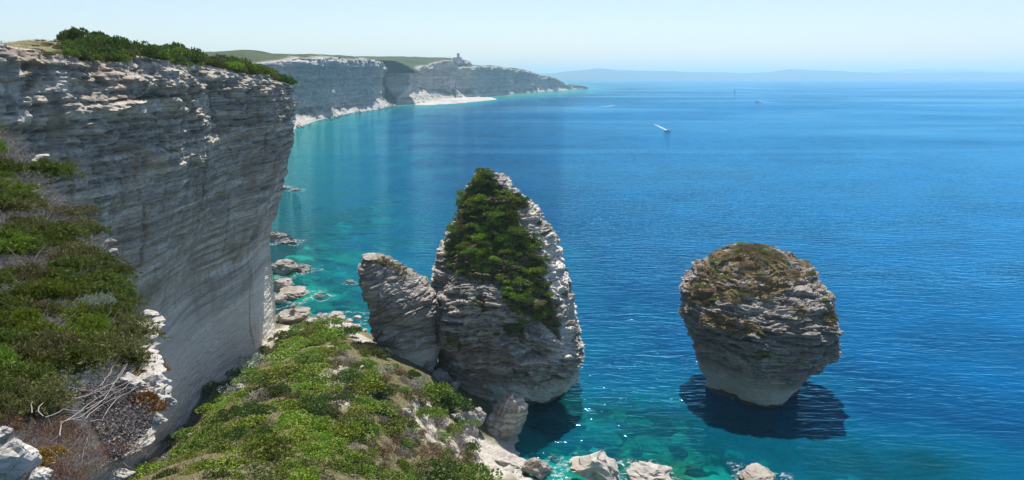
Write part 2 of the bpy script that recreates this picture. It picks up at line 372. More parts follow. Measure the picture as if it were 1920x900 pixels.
# ------------------------------------------------------------------ spur: heightfield through photo anchors
def tps(xy, zv):
    n = len(xy); D = np.linalg.norm(xy[:, None] - xy[None], axis=2)
    K = np.where(D > 0, D * D * np.log(D + 1e-9), 0) + np.eye(n) * 3.0
    A = np.zeros((n + 3, n + 3)); A[:n, :n] = K; A[:n, n] = 1; A[:n, n + 1:] = xy; A[n, :n] = 1; A[n + 1:, :n] = xy.T
    w = np.linalg.solve(A, np.concatenate([zv, [0, 0, 0]]))
    def f(x, y):
        q = np.stack([x, y], -1); r = w[n] + q[..., 0] * w[n + 1] + q[..., 1] * w[n + 2]
        for i in range(n):
            dd = np.hypot(q[..., 0] - xy[i, 0], q[..., 1] - xy[i, 1]); r = r + w[i] * dd * dd * np.log(dd + 1e-9)
        return r
    return f
SA = [(250,885,24),(380,895,27),(500,895,28),(650,895,23),(760,890,15.5),(860,880,7.5),(930,890,2.5),(1010,892,-0.5),
      (330,790,14),(420,790,20),(540,780,22),(650,780,19.5),(740,780,15.5),(800,790,11),(860,800,5.5),(905,850,3),
      (370,730,10),(430,715,13.5),(520,700,17),(610,700,18),(690,700,16.5),(760,725,14.5),(820,760,10.5),
      (450,675,9.5),(510,650,11.5),(580,640,14.5),(650,645,15),(700,668,14),(560,612,10.5),(600,592,10.5),(660,612,11),(690,640,12),(520,618,7),
      (560,585,4.5),(930,842,1.6),(985,800,-3),(992,840,-2.5),(1040,862,-3),(905,820,3.2),(640,583,2.5),(690,590,0.5),(520,575,1)]
apts = [PZ(*a) for a in SA]
for X_, Y_, Z_ in [(-52,60,12),(-50,80,5.5),(-49.5,95,4),(-49.5,108,3.5),(-49.5,122,3.5),(-49.5,134,4),(-54,145,3),(-40,40,28),(-20,40,33),(0,40,27),(0,55,16),(14,60,7),(20,80,-1),(24,100,-4),(15,112,-4),(0,133,-1),(0,122,2),(-8,128,3),(-10,118,8.5),
                   (-20,160,-3),(-40,165,-4),(-5,150,-4),(-14,140,2.5),(10,125,-3),(20,125,-6),(-30,20,38),(0,20,40),(15,35,20),(25,45,8),(30,70,-5)]:
    apts.append(np.array([X_, Y_, Z_]))
apts = np.array(apts)
_sf = tps(apts[:, :2] / 10.0, apts[:, 2])
def spur_h(x, y):
    x = np.asarray(x, float); y = np.asarray(y, float)
    h = _sf(x / 10, y / 10)
    return np.maximum(h + 0.7 * fbm(x * 0.12, y * 0.12, 0, 41, 3) + 0.22 * fbm(x * 0.6, y * 0.6, 0, 42, 3), -12)
def build_spur():
    x = np.arange(-62, 34, 0.4); y = np.arange(14, 172, 0.4); Xg, Yg = np.meshgrid(x, y)
    Z = spur_h(Xg, Yg)
    rocky = sstep(0.1, 0.5, fbm(Xg * 0.25, Yg * 0.25, 1, 43, 3))
    V = np.stack([Xg, Yg, Z], -1).reshape(-1, 3); px, py = proj(V)
    wob = 10 * noise(px * 0.04, py * 0.04, 0, 44)
    bare = np.zeros(len(V))
    for pl in [[(590,575),(615,590),(700,640),(690,655),(640,620),(600,606),(520,635),(490,660),(480,650),(505,620),(560,598)], [(770,755),(800,745),(850,815),(870,860),(835,850),(800,820)],
               [(768,770),(795,800),(790,830),(770,800)], [(480,640),(510,650),(420,730),(330,800),(300,830),(310,800),(400,715)], [(840,790),(1000,860),(1010,895),(900,890)], [(610,680),(650,690),(645,765),(615,755)]]:
        bare = np.maximum(bare, inpoly(px + wob, py + wob, pl) * 1.0)
    bare = bare.reshape(Z.shape); k = np.ones(5) / 5
    for ax in (0, 1): bare = np.apply_along_axis(lambda q: np.convolve(q, k, 'same'), ax, bare)
    g = np.gradient(Z, 0.4); slope = np.hypot(g[0], g[1])
    bare = np.maximum(bare, sstep(3.0, 1.2, Z) ); bare = np.maximum(bare, 0.8 * sstep(0.9, 1.5, slope))
    Z2 = Z + bare * (0.35 * fbm(Xg * 0.9, Yg * 0.9, 0, 45, 3) + 0.15 * np.floor(noise(Xg * 0.4, Yg * 0.4, Z * 0.9, 46) * 4) / 2)
    V[:, 2] = Z2.ravel()
    me = mesh_np('spur', V, grid_faces(*Z.shape), M['spur'], False, dict(bare=bare))
    struct(ob('spur', me), 'scrub covered spur running down below the cliffs to the water')
    return Xg, Yg, Z2, bare
SPUR = build_spur()

# ------------------------------------------------------------------ sea stacks as lofts
def loft(name, mat, prof, seed, nth=420, dz=0.14, sup=2.5, supb=None, lowamp=1.2, stra=0.32, veg=None, tmin=0.3, tmax=1.3, dip=(0, 0), whitez=None, zcap=None, facet=0.0, blk=0.7, pale_side=0.0):
    """prof rows: z, xl, xr, yf, yb"""
    pr = np.array(sorted(prof), float); zs = np.arange(pr[0, 0], pr[-1, 0], dz)
    def ip(i):
        q = np.interp(zs, pr[:, 0], pr[:, i]); k = np.ones(9) / 9; return np.convolve(np.pad(q, 4, 'edge'), k, 'valid')
    xl, xr, yf, yb = (ip(i) for i in (1, 2, 3, 4))
    th = np.linspace(0, 2 * math.pi, nth, endpoint=False); c, s_ = np.cos(th), np.sin(th)
    sz = (np.full(len(zs), sup) if supb is None else np.interp(zs, [p_[0] for p_ in supb], [p_[1] for p_ in supb]))[:, None]
    ex = np.sign(c)[None] * np.abs(c)[None] ** (2 / sz); ey = np.sign(s_)[None] * np.abs(s_)[None] ** (2 / sz)
    X = (xl + xr)[:, None] / 2 + (xr - xl)[:, None] / 2 * ex; Y = (yf + yb)[:, None] / 2 + (yb - yf)[:, None] / 2 * ey
    Z = np.broadcast_to(zs[:, None], X.shape)
    V = np.stack([X, Y, Z], -1).reshape(-1, 3); N = vnormals(V, *X.shape, wrap=True)
    # outward
    cen = np.stack([(xl + xr) / 2, (yf + yb) / 2], -1); rad = V[:, :2].reshape(*X.shape, 2) - cen[:, None]
    sgn = np.sign((N.reshape(*X.shape, 3)[..., :2] * rad).sum(-1).mean()); N *= sgn
    hor = N.copy(); 
    x, y, z = V.T
    zz = z + dip[0] * x + dip[1] * y + 2.2 * noise(x * 0.07, y * 0.07, z * 0.07, seed + 1) + 0.45 * noise(x * 0.4, y * 0.4, z * 0.4, seed + 2)
    tt = np.arctan2(y - y.mean(), x - x.mean()) * 12
    p1, j1, t1 = strata(zz, tt, seed + 3, tmin, tmax, 0.18); p2, j2, t2 = strata(zz, tt, seed + 4, 1.8, 4.5, 0.07)
    wz = np.ones_like(z) if whitez is None else sstep(whitez[0], whitez[1], z + 0.8 * noise(x * 0.15, y * 0.15, 0, seed + 9))
    wgt = 0.2 + 0.8 * wz
    d = lowamp * (0.7 * noise(x * 0.11, y * 0.11, z * 0.11, seed + 5) + 0.4 * noise(x * 0.3, y * 0.3, z * 0.3, seed + 6))
    brk = sstep(-0.25, 0.3, fbm(x * 0.16, y * 0.16, z * 0.22, seed + 13, 2)); stra = stra * (0.35 + brk); j1 = j1 * (0.3 + 0.7 * brk)
    d = d + 0.3 * fbm(x * 0.45, y * 0.45, z * 0.6, seed + 14, 3) * wz
    d = d + wgt * (stra * p1 + stra * 1.1 * p2 - 0.22 * j1 - 0.3 * j2) + 0.22 * fbm(x * 0.9, y * 0.9, z * 1.6, seed + 7, 3) * wgt
    if facet:
        f1 = noise(x * 0.35 + z * 0.2, y * 0.35, z * 0.3, seed + 11); d = d + facet * (np.round(f1 * 3) / 3) + facet * 0.6 * np.abs(fbm(x * 0.5, y * 0.5, z * 0.35, seed + 12, 3))
    w1 = 0.25 * noise(x * 0.5, y * 0.5, z * 0.5, seed + 15)
    ca, ea = worley((x + dip[0] * z) / 3.4 + w1, y / 3.4 + w1, zz / 0.95, seed + 16); cb, eb = worley(x / 1.9 + w1, y / 1.9 - w1, zz / 0.42, seed + 17)
    d = d + blk * wgt * (0.75 * ca + 0.38 * cb - 0.35 * np.exp(-(ea / 0.05) ** 2) - 0.16 * np.exp(-(eb / 0.06) ** 2))
    cellt = 0.16 * ca + 0.12 * cb
    d = d - d.mean() - 0.45
    hor[:, 2] *= 0.6
    V = V + hor * d[:, None]
    rim = V[-nth:].copy(); cc = rim.mean(0); NR = 26; rings = []
    for q in range(1, NR):
        f_ = 1 - q / NR; pr_ = cc + (rim - cc) * f_; pr_[:, 2] = rim[:, 2] * f_ + cc[2] * (1 - f_) + 0.5 * (1 - f_ * f_) + 0.28 * fbm(pr_[:, 0] * 0.8, pr_[:, 1] * 0.8, 0, seed + 21, 3) * min(1, 6 * (1 - f_)); rings.append(pr_)
    V = np.concatenate([V] + rings); ex_ = nth * (NR - 1); up_ = np.tile([[0.0, 0.0, 1.0]], (ex_, 1)); N = np.concatenate([N, up_])
    t1, t2, j1, wz, cellt, z, x, y = (np.concatenate([q, np.full(ex_, q[-nth:].mean())]) for q in (t1, t2, j1, wz, cellt, z, x, y)); yf = np.append(yf, np.full(NR - 1, yf[-1])); yb = np.append(yb, np.full(NR - 1, yb[-1]))
    V = np.concatenate([V, [[V[-nth:, 0].mean(), V[-nth:, 1].mean(), V[-nth:, 2].mean()]]])
    N = np.concatenate([N, [[0, 0, 1]]])
    fq = grid_faces(len(zs) + NR - 1, nth, wrap=True); top = (len(zs) + NR - 2) * nth; i = np.arange(nth)
    cap = np.stack([top + i, top + (i + 1) % nth, np.full(nth, len(V) - 1), np.full(nth, len(V) - 1)], -1)
    tone = np.append(np.clip(0.45 + 0.55 * (0.6 * t1 + 0.4 * t2) - 0.3 * j1 * wz + cellt * wz - 0.9 * sstep(1.3, 0.5, z + 0.4 * noise(x * 0.6, y * 0.6, 0, seed + 20)), 0, 1), 1)
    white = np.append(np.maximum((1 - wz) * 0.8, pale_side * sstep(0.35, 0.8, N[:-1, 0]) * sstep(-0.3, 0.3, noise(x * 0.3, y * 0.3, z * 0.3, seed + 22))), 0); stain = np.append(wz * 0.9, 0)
    px, py = proj(V); wob = 7 * noise(px * 0.06, py * 0.06, 0, seed + 8) + 4 * noise(px * 0.2, py * 0.2, 0, seed + 10)
    soil = np.zeros(len(V)); front = np.append((V[:-1, 1] < (np.repeat((yf + yb) / 2, nth)) + 4), True)
    for pl in (veg or []): soil = np.maximum(soil, inpoly(px + wob, py + wob, pl) * front)
    if name == 'islet': soil = soil * (fbm(V[:, 0] * 0.4, V[:, 1] * 0.4, V[:, 2] * 0.4, 190, 3) > -0.22)
    V_, N_ = V, N
    tri = cap[:, :3]
    me = bpy.data.meshes.new(name)
    # quads + triangle cap
    nq, ntr = len(fq), len(tri)
    me.vertices.add(len(V)); me.vertices.foreach_set('co', V.astype(np.float32).ravel())
    me.loops.add(nq * 4 + ntr * 3); me.loops.foreach_set('vertex_index', np.concatenate([fq.ravel(), tri.ravel()]).astype(np.int32))
    me.polygons.add(nq + ntr); me.polygons.foreach_set('loop_start', np.concatenate([np.arange(nq) * 4, nq * 4 + np.arange(ntr) * 3]).astype(np.int32))
    me.polygons.foreach_set('use_smooth', np.zeros(nq + ntr, bool)); me.materials.append(mat)
    for a, arr in dict(tone=tone, white=white, stain=stain, soil=soil * 1.0).items():
        at = me.attributes.new(a, 'FLOAT', 'POINT'); at.data.foreach_set('value', arr.astype(np.float32))
    me.update(calc_edges=True); me.validate()
    return me, V, N, soil

def sil(rows, Yc, fb):
    """rows of photo pixels (py, pxl, pxr) at depth Yc -> profile rows; fb: z -> (front, back)"""
    out = []
    for py, a, b in rows:
        l = PY(a, py, Yc); r = PY(b, py, Yc); z = l[2]
        f, k = fb(z); out.append((z, l[0], r[0], f, k))
    return out
def ipf(tab):
    t = np.array(tab, float); return lambda z: (np.interp(z, t[:, 0], t[:, 1]), np.interp(z, t[:, 0], t[:, 2]))
# tall stack
BS = [(336,893,925),(350,878,955),(370,864,966),(400,852,1002),(450,836,1032),(500,818,1052),(540,804,1066),(600,806,1080),(650,812,1090),(700,816,1094),(740,828,1076),(775,850,1048),(800,862,1035),(840,866,1030)]
fbB = ipf([(-6,130,146),(0,126,147),(4,122,148),(10,118,150),(16,116.5,151),(20,117,151),(24,120,150.5),(30,126,149),(36,132,147.5),(40,136,145.5),(44,139,142.5)])
VEGB = [[(905,325),(935,345),(968,372),(1000,385),(975,392),(970,415),(1000,450),(1012,500),(1030,560),(1050,610),(1052,640),(1010,600),(965,590),(940,560),(935,520),(900,528),(872,520),(838,502),(832,488),(852,430),(868,378),(888,345)],
        [(935,605),(985,610),(985,635),(950,630)], [(890,552),(908,552),(908,585),(896,582)], [(835,620),(865,630),(862,655),(838,650)]]
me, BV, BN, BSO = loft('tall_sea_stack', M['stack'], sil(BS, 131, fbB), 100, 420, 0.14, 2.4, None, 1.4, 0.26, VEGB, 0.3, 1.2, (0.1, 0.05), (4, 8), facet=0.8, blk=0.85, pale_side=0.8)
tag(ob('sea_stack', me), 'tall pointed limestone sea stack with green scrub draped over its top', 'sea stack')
# leaning fin
FS = [(484,676,718),(498,666,750),(518,668,780),(543,678,816),(573,686,836),(610,693,840),(650,706,834),(690,728,822),(720,735,832),(760,740,836)]
fbF = ipf([(0,122,133),(8,121,133),(14,120,133.5),(22,121.5,132.5),(28,125,130.5)])
me, FV, FN, FSO = loft('fin_stack', M['stack'], sil(FS, 126, fbF), 140, 300, 0.14, 2.8, None, 0.7, 0.28, [[(685,478),(715,480),(745,495),(770,515),(740,503),(700,492)]], 0.25, 0.9, (-0.28, 0.0), (11, 14), facet=0.25, blk=0.45)
tag(ob('sea_stack', me), 'smaller leaning grey fin of layered limestone left of the tall stack', 'sea stack')
# islet
GS = [(482,1385,1468),(488,1350,1496),(498,1330,1525),(514,1312,1545),(530,1298,1550),(548,1286,1556),(575,1283,1566),(600,1284,1568),(620,1286,1566),(640,1290,1556),(658,1294,1532),(672,1299,1506),(690,1304,1498),(715,1312,1490),(740,1320,1482),(765,1334,1470),(800,1345,1460)]
fbG = ipf([(-6,132,143),(0,123.3,146),(4,122.3,147.5),(9,121,149),(13,120.5,150),(17,121.5,151),(20,124,151),(23,129,150),(25,133,148.5),(26.5,137,145)])
VEGG = [[(1340,455),(1480,455),(1540,488),(1530,510),(1500,530),(1470,550),(1440,560),(1400,556),(1370,570),(1320,575),(1292,590),(1285,560),(1300,520),(1330,492)],
        [(1300,583),(1350,585),(1400,600),(1440,620),(1430,638),(1380,630),(1340,615),(1300,600)], [(1395,655),(1450,655),(1450,675),(1400,678)], [(1540,555),(1566,570),(1566,625),(1540,600)], [(1490,570),(1520,575),(1510,595),(1490,590)]]
me, GV, GN, GSO = loft('islet', M['grain'], sil([(p_, 1425 + (a_ - 1425) * 0.965, 1425 + (b_ - 1425) * 0.965) for p_, a_, b_ in GS], 136, fbG), 180, 420, 0.13, 2.3, [(-6,1.35),(3,1.5),(9,2.0),(14,2.5)], 1.5, 0.6, VEGG, 0.3, 1.1, (0, 0), (3, 7), facet=0.4, blk=0.8)
tag(ob('sea_stack', me), 'mushroom shaped limestone islet with dry brown grassy top standing in the sea', 'sea stack')

# ------------------------------------------------------------------ sea and seabed
def geo_axis(lo, hi, step, far, n):
    a = np.arange(lo, hi + 1e-6, step); g = np.geomspace(step, far, n); g = np.cumsum(g * (far - 0) / np.cumsum(g)[-1])
    return a, g
def axis(lo, hi, step, flo, fhi):
    a = list(np.arange(lo, hi + 1e-6, step)); s = step
    while a[-1] < fhi: s *= 1.09; a.append(a[-1] + s)
    s = step
    while a[0] > flo: s *= 1.09; a.insert(0, a[0] - s)
    return np.array(a)
SHORE = [PZ(*q, 0)[:2] for q in [(560,242),(640,222),(720,205),(800,196),(935,187),(1000,178),(1075,172)]]
def bed_depth(x, y):
    x = np.asarray(x, float); y = np.asarray(y, float)
    sx = np.interp(y, [0, 60, 150, 300, 500, 850, 1300, 2000, 3000, 4000], [30, 30, -52, -110, -180, -262, -320, -80, 240, 420])
    coast = np.clip(x - sx, 0, None)
    d = 2.0 + 22 * (1 - np.exp(-coast / np.interp(y, [0, 130, 250, 800, 2000], [70, 125, 170, 240, 300])))
    near = np.exp(-(((x - 28) / 36) ** 2 + ((y - 108) / 26) ** 2) ** 1.5)
    d = d * (1 - near) + (3.8 + 2.6 * fbm(x * 0.09, y * 0.09, 0, 60, 3)) * near
    g2 = np.exp(-(((x - 62) / 24) ** 2 + ((y - 106) / 9) ** 2)); d = d * (1 - 0.85 * g2) + 5.2 * 0.85 * g2
    d = d * (1 + 0.30 * fbm(x * 0.05, y * 0.05, 0, 61, 4)) + 1.1 * fbm(x * 0.18, y * 0.18, 0, 62, 3)
    return np.clip(d, 0.6, 26)
def sea_mat():
    t = NT('sea_water'); p = t.pos(); dep = t.attr('depth')
    dn = t.math('DIVIDE', dep, 26.0)
    body = t.ramp(dn, [(0.0, (0.05, 0.22, 0.19)), (0.14, (0.0, 0.165, 0.235)), (0.30, (0.0, 0.115, 0.225)), (0.50, (0.0, 0.038, 0.108)), (1.0, (0.0, 0.100, 0.265))])
    pm = t.map(p, (1.0, 1.0, 1.0))
    wav = t.N('ShaderNodeMapping'); t.l.new(p, wav.inputs['Vector']); wav.inputs['Rotation'].default_value = (0, 0, R(24)); wav.inputs['Scale'].default_value = (0.45, 1.5, 1.0)
    w1 = t.noise(wav.outputs[0], 0.30, 2, 0.5, 0.6)
    w2 = t.noise(wav.outputs[0], 0.85, 1.2, 0.5, 0.5)
    w3 = t.noise(t.map(p, (0.3, 1.0, 1)), 0.06, 3, 0.5)
    h = t.math('ADD', t.math('MULTIPLY', w1, 2.4), t.math('ADD', t.math('MULTIPLY', w2, 0.95), t.math('MULTIPLY', w3, 2.0)))
    patch = t.ramp(t.noise(t.map(p, (0.35, 1.0, 1)), 0.004, 5, 0.6, 0.8), [(0.38, 0.22), (0.60, 1.0)])
    bp = t.N('ShaderNodeBump'); t.l.new(h, bp.inputs['Height']); t.l.new(t.math('MULTIPLY', patch, 0.46), bp.inputs['Strength']); bp.inputs['Distance'].default_value = 1.0
    dif = t.N('ShaderNodeBsdfDiffuse'); t.l.new(body, dif.inputs[0]); t.l.new(bp.outputs[0], dif.inputs['Normal'])
    tr = t.N('ShaderNodeBsdfTransparent')
    t.l.new(t.ramp(dn, [(0.0, (0.6, 0.95, 0.9)), (0.12, (0.15, 0.82, 0.78)), (0.25, (0.03, 0.70, 0.68)), (0.6, (0.0, 0.45, 0.5))]), tr.inputs[0])
    op = t.ramp(dn, [(0.0, 0.10), (0.08, 0.12), (0.2, 0.27), (0.34, 0.62), (0.48, 1.0)])
    mx = t.N('ShaderNodeMixShader'); t.l.new(op, mx.inputs[0]); t.l.new(tr.outputs[0], mx.inputs[1]); t.l.new(dif.outputs[0], mx.inputs[2])
    gl = t.N('ShaderNodeBsdfGlossy'); gl.inputs['Roughness'].default_value = 0.05; t.l.new(bp.outputs[0], gl.inputs['Normal'])
    fr = t.N('ShaderNodeFresnel'); fr.inputs['IOR'].default_value = 1.333; t.l.new(bp.outputs[0], fr.inputs['Normal'])
    m2 = t.N('ShaderNodeMixShader'); t.l.new(t.math('MULTIPLY', fr.outputs[0], t.math('MINIMUM', t.math('MULTIPLY_ADD', fr.outputs[0], 1.0, 0.12), 0.8)), m2.inputs[0]); gl.inputs['Color'].default_value = (0.36, 0.82, 1.0, 1); t.l.new(mx.outputs[0], m2.inputs[1]); t.l.new(gl.outputs[0], m2.inputs[2])
    t.l.new(m2.outputs[0], t.out.inputs[0]); return t.m
M['sea'] = sea_mat()
def build_sea():
    xa = axis(-70, 110, 1.0, -30000, 30000); ya = axis(55, 300, 1.0, -1500, 42000)
    X, Y = np.meshgrid(xa, ya); D = bed_depth(X, Y)
    V = np.stack([X, Y, 0 * X], -1).reshape(-1, 3)
    struct(ob('sea', mesh_np('sea', V, grid_faces(*X.shape), M['sea'], True, dict(depth=D))), 'turquoise and blue sea out to the horizon')
    near = (X > -80) & (X < 125)
    xb = np.arange(-80, 130, 1.0); yb = np.arange(50, 520, 1.2); Xb, Yb = np.meshgrid(xb, yb); Db = bed_depth(Xb, Yb)
    Z = -Db + 0.3 * fbm(Xb * 0.5, Yb * 0.5, 0, 63, 2)
    V = np.stack([Xb, Yb, np.minimum(Z, -0.4)], -1).reshape(-1, 3)
    sand = sstep(0.05, 0.35, fbm(Xb * 0.11, Yb * 0.11, 2, 64, 4))
    struct(ob('seabed', mesh_np('seabed', V, grid_faces(*Xb.shape), M['seabed'], True, dict(bare=sand))), 'pale sandy seabed seen through clear shallow water')
build_sea()

# ------------------------------------------------------------------ far coast
def far_coast(name, pts, seed, label, ds=3.0, nv=90, back=260):
    """pts: px, py of the waterline; top height z; run of the talus; height of the talus; tilt"""
    W = np.array([np.append(PZ(p[0], p[1], 0)[:2], (tuple(p[2:]) + (0.0,))[:4]) for p in pts])
    L = np.concatenate([[0], np.cumsum(np.hypot(np.diff(W[:, 0]), np.diff(W[:, 1])))]); s = np.arange(0, L[-1], ds)
    ip = lambda i: np.interp(s, L, W[:, i])
    k = np.hanning(15); k /= k.sum(); sm = lambda q: np.convolve(np.pad(q, 7, 'edge'), k, 'valid')
    x, y, zt, run, tz, rise = sm(ip(0)), sm(ip(1)), sm(ip(2)), sm(ip(3)), sm(ip(4)), sm(ip(5))
    tx, ty = np.gradient(x), np.gradient(y); l = np.hypot(tx, ty); nx, ny = sm(ty / l), sm(-tx / l)
    zt = zt + 2.5 * noise(s * 0.02, 0, 0, seed) + 1.5 * noise(s * 0.07, 0, 0, seed + 1)
    run = run * (1 + 0.35 * noise(s * 0.03, 0, 0, seed + 2)); tz = tz * (1 + 0.4 * noise(s * 0.025, 3, 0, seed + 3))
    v = np.linspace(0, 1, nv); nT, nW = int(nv * 0.3), int(nv * 0.5)
    D = np.zeros((nv, len(s))); Z = np.zeros_like(D)
    for i in range(nv):
        if i < nT:
            q = i / nT; D[i] = -run * q; Z[i] = -2 + (tz + 2) * q ** 1.25
        elif i < nT + nW:
            q = (i - nT) / nW; D[i] = -run - 3 * q + 5 * np.exp(-((q - 0.86) / 0.14) ** 2); Z[i] = tz + (zt - tz) * q
        else:
            q = (i - nT - nW) / (nv - nT - nW - 1); D[i] = -run - 4 - back * q ** 1.6; Z[i] = zt + 4 * q ** 0.6 + rise * sstep(0, 0.5, q ** 1.6 * back / 130)
    S = np.broadcast_to(s[None], D.shape)
    kind = np.zeros((nv, 1)); kind[nT:nT + nW] = 1; kind[nT + nW:] = 2
    wall = (kind == 1) * 1.0; tal = (kind == 0) * 1.0; top = (kind == 2) * 1.0
    p, j, t1 = strata(Z, S, seed + 4, 3, 11, 0.012)
    D = D + wall * (11 * noise(S * 0.014, Z * 0.012, 0, seed + 5) + 5 * noise(S * 0.045, Z * 0.03, 0, seed + 6) + 2.5 * noise(S * 0.13, Z * 0.06, 0, seed + 11) + 2.6 * p - 1.2 * j + 3.5 * sstep(0.78, 0.86, (Z - tz[None]) / (zt - tz)[None])) + tal * sstep(-2, 3, Z) * (5 * fbm(S * 0.07, Z * 0.09, 1, seed + 7, 4))
    ca, ea = worley(S / 26 + 0.3 * noise(S * 0.05, Z * 0.05, 0, seed + 13), Z / 9, 0 * S, seed + 14); cb, eb = worley(S / 9, Z / 14, 0 * S, seed + 15)
    ca, ea, cb = ca.reshape(S.shape), ea.reshape(S.shape), cb.reshape(S.shape)
    D = D + wall * (2.6 * ca + 1.6 * cb - 2.0 * np.exp(-(ea / 0.07) ** 2))
    D[0] += 4 * noise(s * 0.04, 0, 1, seed + 7)
    Dn = np.maximum(D, -(run[None] + 14)); X = x[None] + nx[None] * Dn + (D - Dn); Y = y[None] + ny[None] * Dn
    Z = Z + tal * sstep(0, 6, Z) * 6 * np.abs(fbm(S * 0.12, D * 0.12, 0, seed + 8, 3)) + top * 6 * fbm(X * 0.014, Y * 0.012, 0, seed + 9, 4) * sstep(4, 30, -D - run[None])
    V = np.stack([X, Y, Z], -1).reshape(-1, 3)
    soil = top * sstep(1, 6, -D - run[None]) + tal * sstep(-0.05, 0.3, fbm(S * 0.02, D * 0.05, 2, seed + 10, 3)) * sstep(5, 12, Z) * 0.85
    white = tal * 0.5 * sstep(-0.2, 0.4, fbm(S * 0.04, D * 0.08, 5, seed + 12, 3)) * sstep(0, 4, Z); tone = np.clip(0.5 + 0.5 * t1 + 0.18 * ca * wall, 0, 1); stain = wall * 0.8 * np.ones_like(S)
    struct(ob(name, mesh_np(name, V, grid_faces(*X.shape), M['far'], False, dict(soil=soil, white=white, tone=tone, stain=stain))), label)
    return V.reshape(nv, -1, 3), nT
FC1, nT1 = far_coast('bay_cliff', [(380,330,58,14,12),(500,262,62,30,26),(545,248,66,52,34,10),(575,236,72,60,34,8),(598,227,86,34,20,4),(620,221,90,18,8),(660,212,91,15,7),(700,207,91,15,8),(722,203,90,18,10),(738,198,88,26,16),(738,192,86,26,16),(722,187,84,20,12)], 200, 'pale limestone cliffs with white talus around the bay')
FCB, nTB = far_coast('middle_headland', [(705,188,70,24,14,20),(742,195.5,66,54,34,28),(775,194,64,62,38,30),(805,192,74,58,34,20),(835,189,88,46,26,12),(862,186.5,100,40,22,4),(880,184,106,30,20),(890,181,104,24,18),(884,178,98,24,14),(865,177,90,20,10)], 215, 'limestone headland with a green upper slope behind the bay cliff', 3.5, 80, 240)
FC2, nT2 = far_coast('point_cliff', [(872,184,84,30,16,8),(895,182.5,88,30,24,6),(915,180.5,91,20,12,2),(940,178,90,16,8),(958,176,90,16,8),(968,174,88,16,8),(966,172,84,16,8),(950,171,80,16,8)], 230, 'hazy limestone headland cliffs beyond the beach', 4.0, 70, 220)
FCD, nTD = far_coast('outer_headland', [(955,174,80,18,10),(980,173.8,86,18,12),(998,173.2,84,26,18),(1014,172.3,74,30,16),(1024,171.4,56,24,12),(1026,170.4,46,18,10),(1012,169.5,40,16,8)], 245, 'outer headland dropping towards the cape', 4.5, 70, 160)
FC3, nT3 = far_coast('cape_rock', [(1022,171,50,14,10),(1036,170.5,62,16,10),(1050,170,52,20,14),(1062,169.5,38,26,12),(1072,169,10,10,5)], 260, 'dark outermost cape of the far coast', 4.0, 50, 60)
FC4, nT4 = far_coast('cape_islet', [(1073,167,3,6,1.5),(1083,166.6,16,8,5),(1092,166.4,15,8,5),(1105,166,3,6,1)], 280, 'low dark islet off the cape', 4.0, 40, 30)
# beach spit
def spit():
    a = [PZ(*q, 0)[:2] for q in [(775,197.5),(800,197.2),(830,196),(880,192.5),(938,186.3),(925,182),(880,181),(830,185),(780,191)]]
    n = 30; c = np.mean(a, 0); rings = []
    P = np.array(a); t = np.linspace(0, len(P), 160, endpoint=False); Pc = np.vstack([P, P[:1]])
    B = np.stack([np.interp(t, range(len(P) + 1), Pc[:, i]) for i in (0, 1)], -1)
    for i in range(n):
        q = i / (n - 1); xy = B * (1 - q) + c * q; xy = xy + 6 * np.stack([noise(xy[:, 0] * 0.03, xy[:, 1] * 0.03, 0, 301), noise(xy[:, 0] * 0.03, xy[:, 1] * 0.03, 5, 302)], -1)
        z = -0.8 + 6 * q ** 0.8 + 2.4 * fbm(xy[:, 0] * 0.05, xy[:, 1] * 0.05, 0, 303, 4) * sstep(0, 0.15, q)
        rings.append(np.column_stack([xy, z]))
    V = np.concatenate(rings); o = np.ones(len(V))
    struct(ob('beach', mesh_np('beach', V, grid_faces(n, 160, True), M['far'], False, dict(tone=o, white=o * 0, soil=o * 0, stain=o * 0.5))), 'pale limestone beach spit at the foot of the far cliffs')
spit()
# hills across the strait
def hills(name, Y, prof, seed, label, depth):
    x = np.arange(-2500, 16500, 60.0); rows = []
    base = np.interp((x * F / (Y * CT)) + 960, [p[0] for p in prof], [p[1] for p in prof])
    zr = np.clip((HY - base) / F * Y + H, 2, None) + 14 * Y / 14000 * fbm(x * 0.0012, 0, 0, seed, 5)
    nv = 24
    for i in range(nv):
        q = i / (nv - 1); f = math.sin(q * math.pi) ** 0.8
        z = -6 + (zr + 6) * f * (1 + 0.25 * (q != 0.5) * fbm(x * 0.0011, q * 4, 0, seed + 1, 4) * (1 - abs(2 * q - 1)))
        rows.append(np.column_stack([x, Y + (q - 0.5) * depth + 150 * noise(x * 0.0009, q * 3, 0, seed + 2), z]))
    V = np.concatenate(rows); o = np.ones(len(V))
    struct(ob(name, mesh_np(name, V, grid_faces(nv, len(x)), M['hill'], True, dict(tone=o, white=o * 0, stain=o * 0))), label)
hills('hills', 15000, [(900,142),(1010,141),(1060,134),(1120,130),(1180,134),(1240,136),(1300,137),(1380,138),(1440,136),(1485,131),(1530,133),(1600,136),(1700,137),(1800,135),(1900,137),(2100,136)], 320, 'low blue hills across the strait', 1800)
hills('hills', 22000, [(900,141),(1040,137),(1180,134),(1260,138),(1330,135),(1400,138),(1560,136),(1650,136),(1700,132),(1760,133),(1800,130),(1840,132),(1880,135),(1960,132),(2100,134)], 340, 'faint farther mountains behind the low hills', 2600)

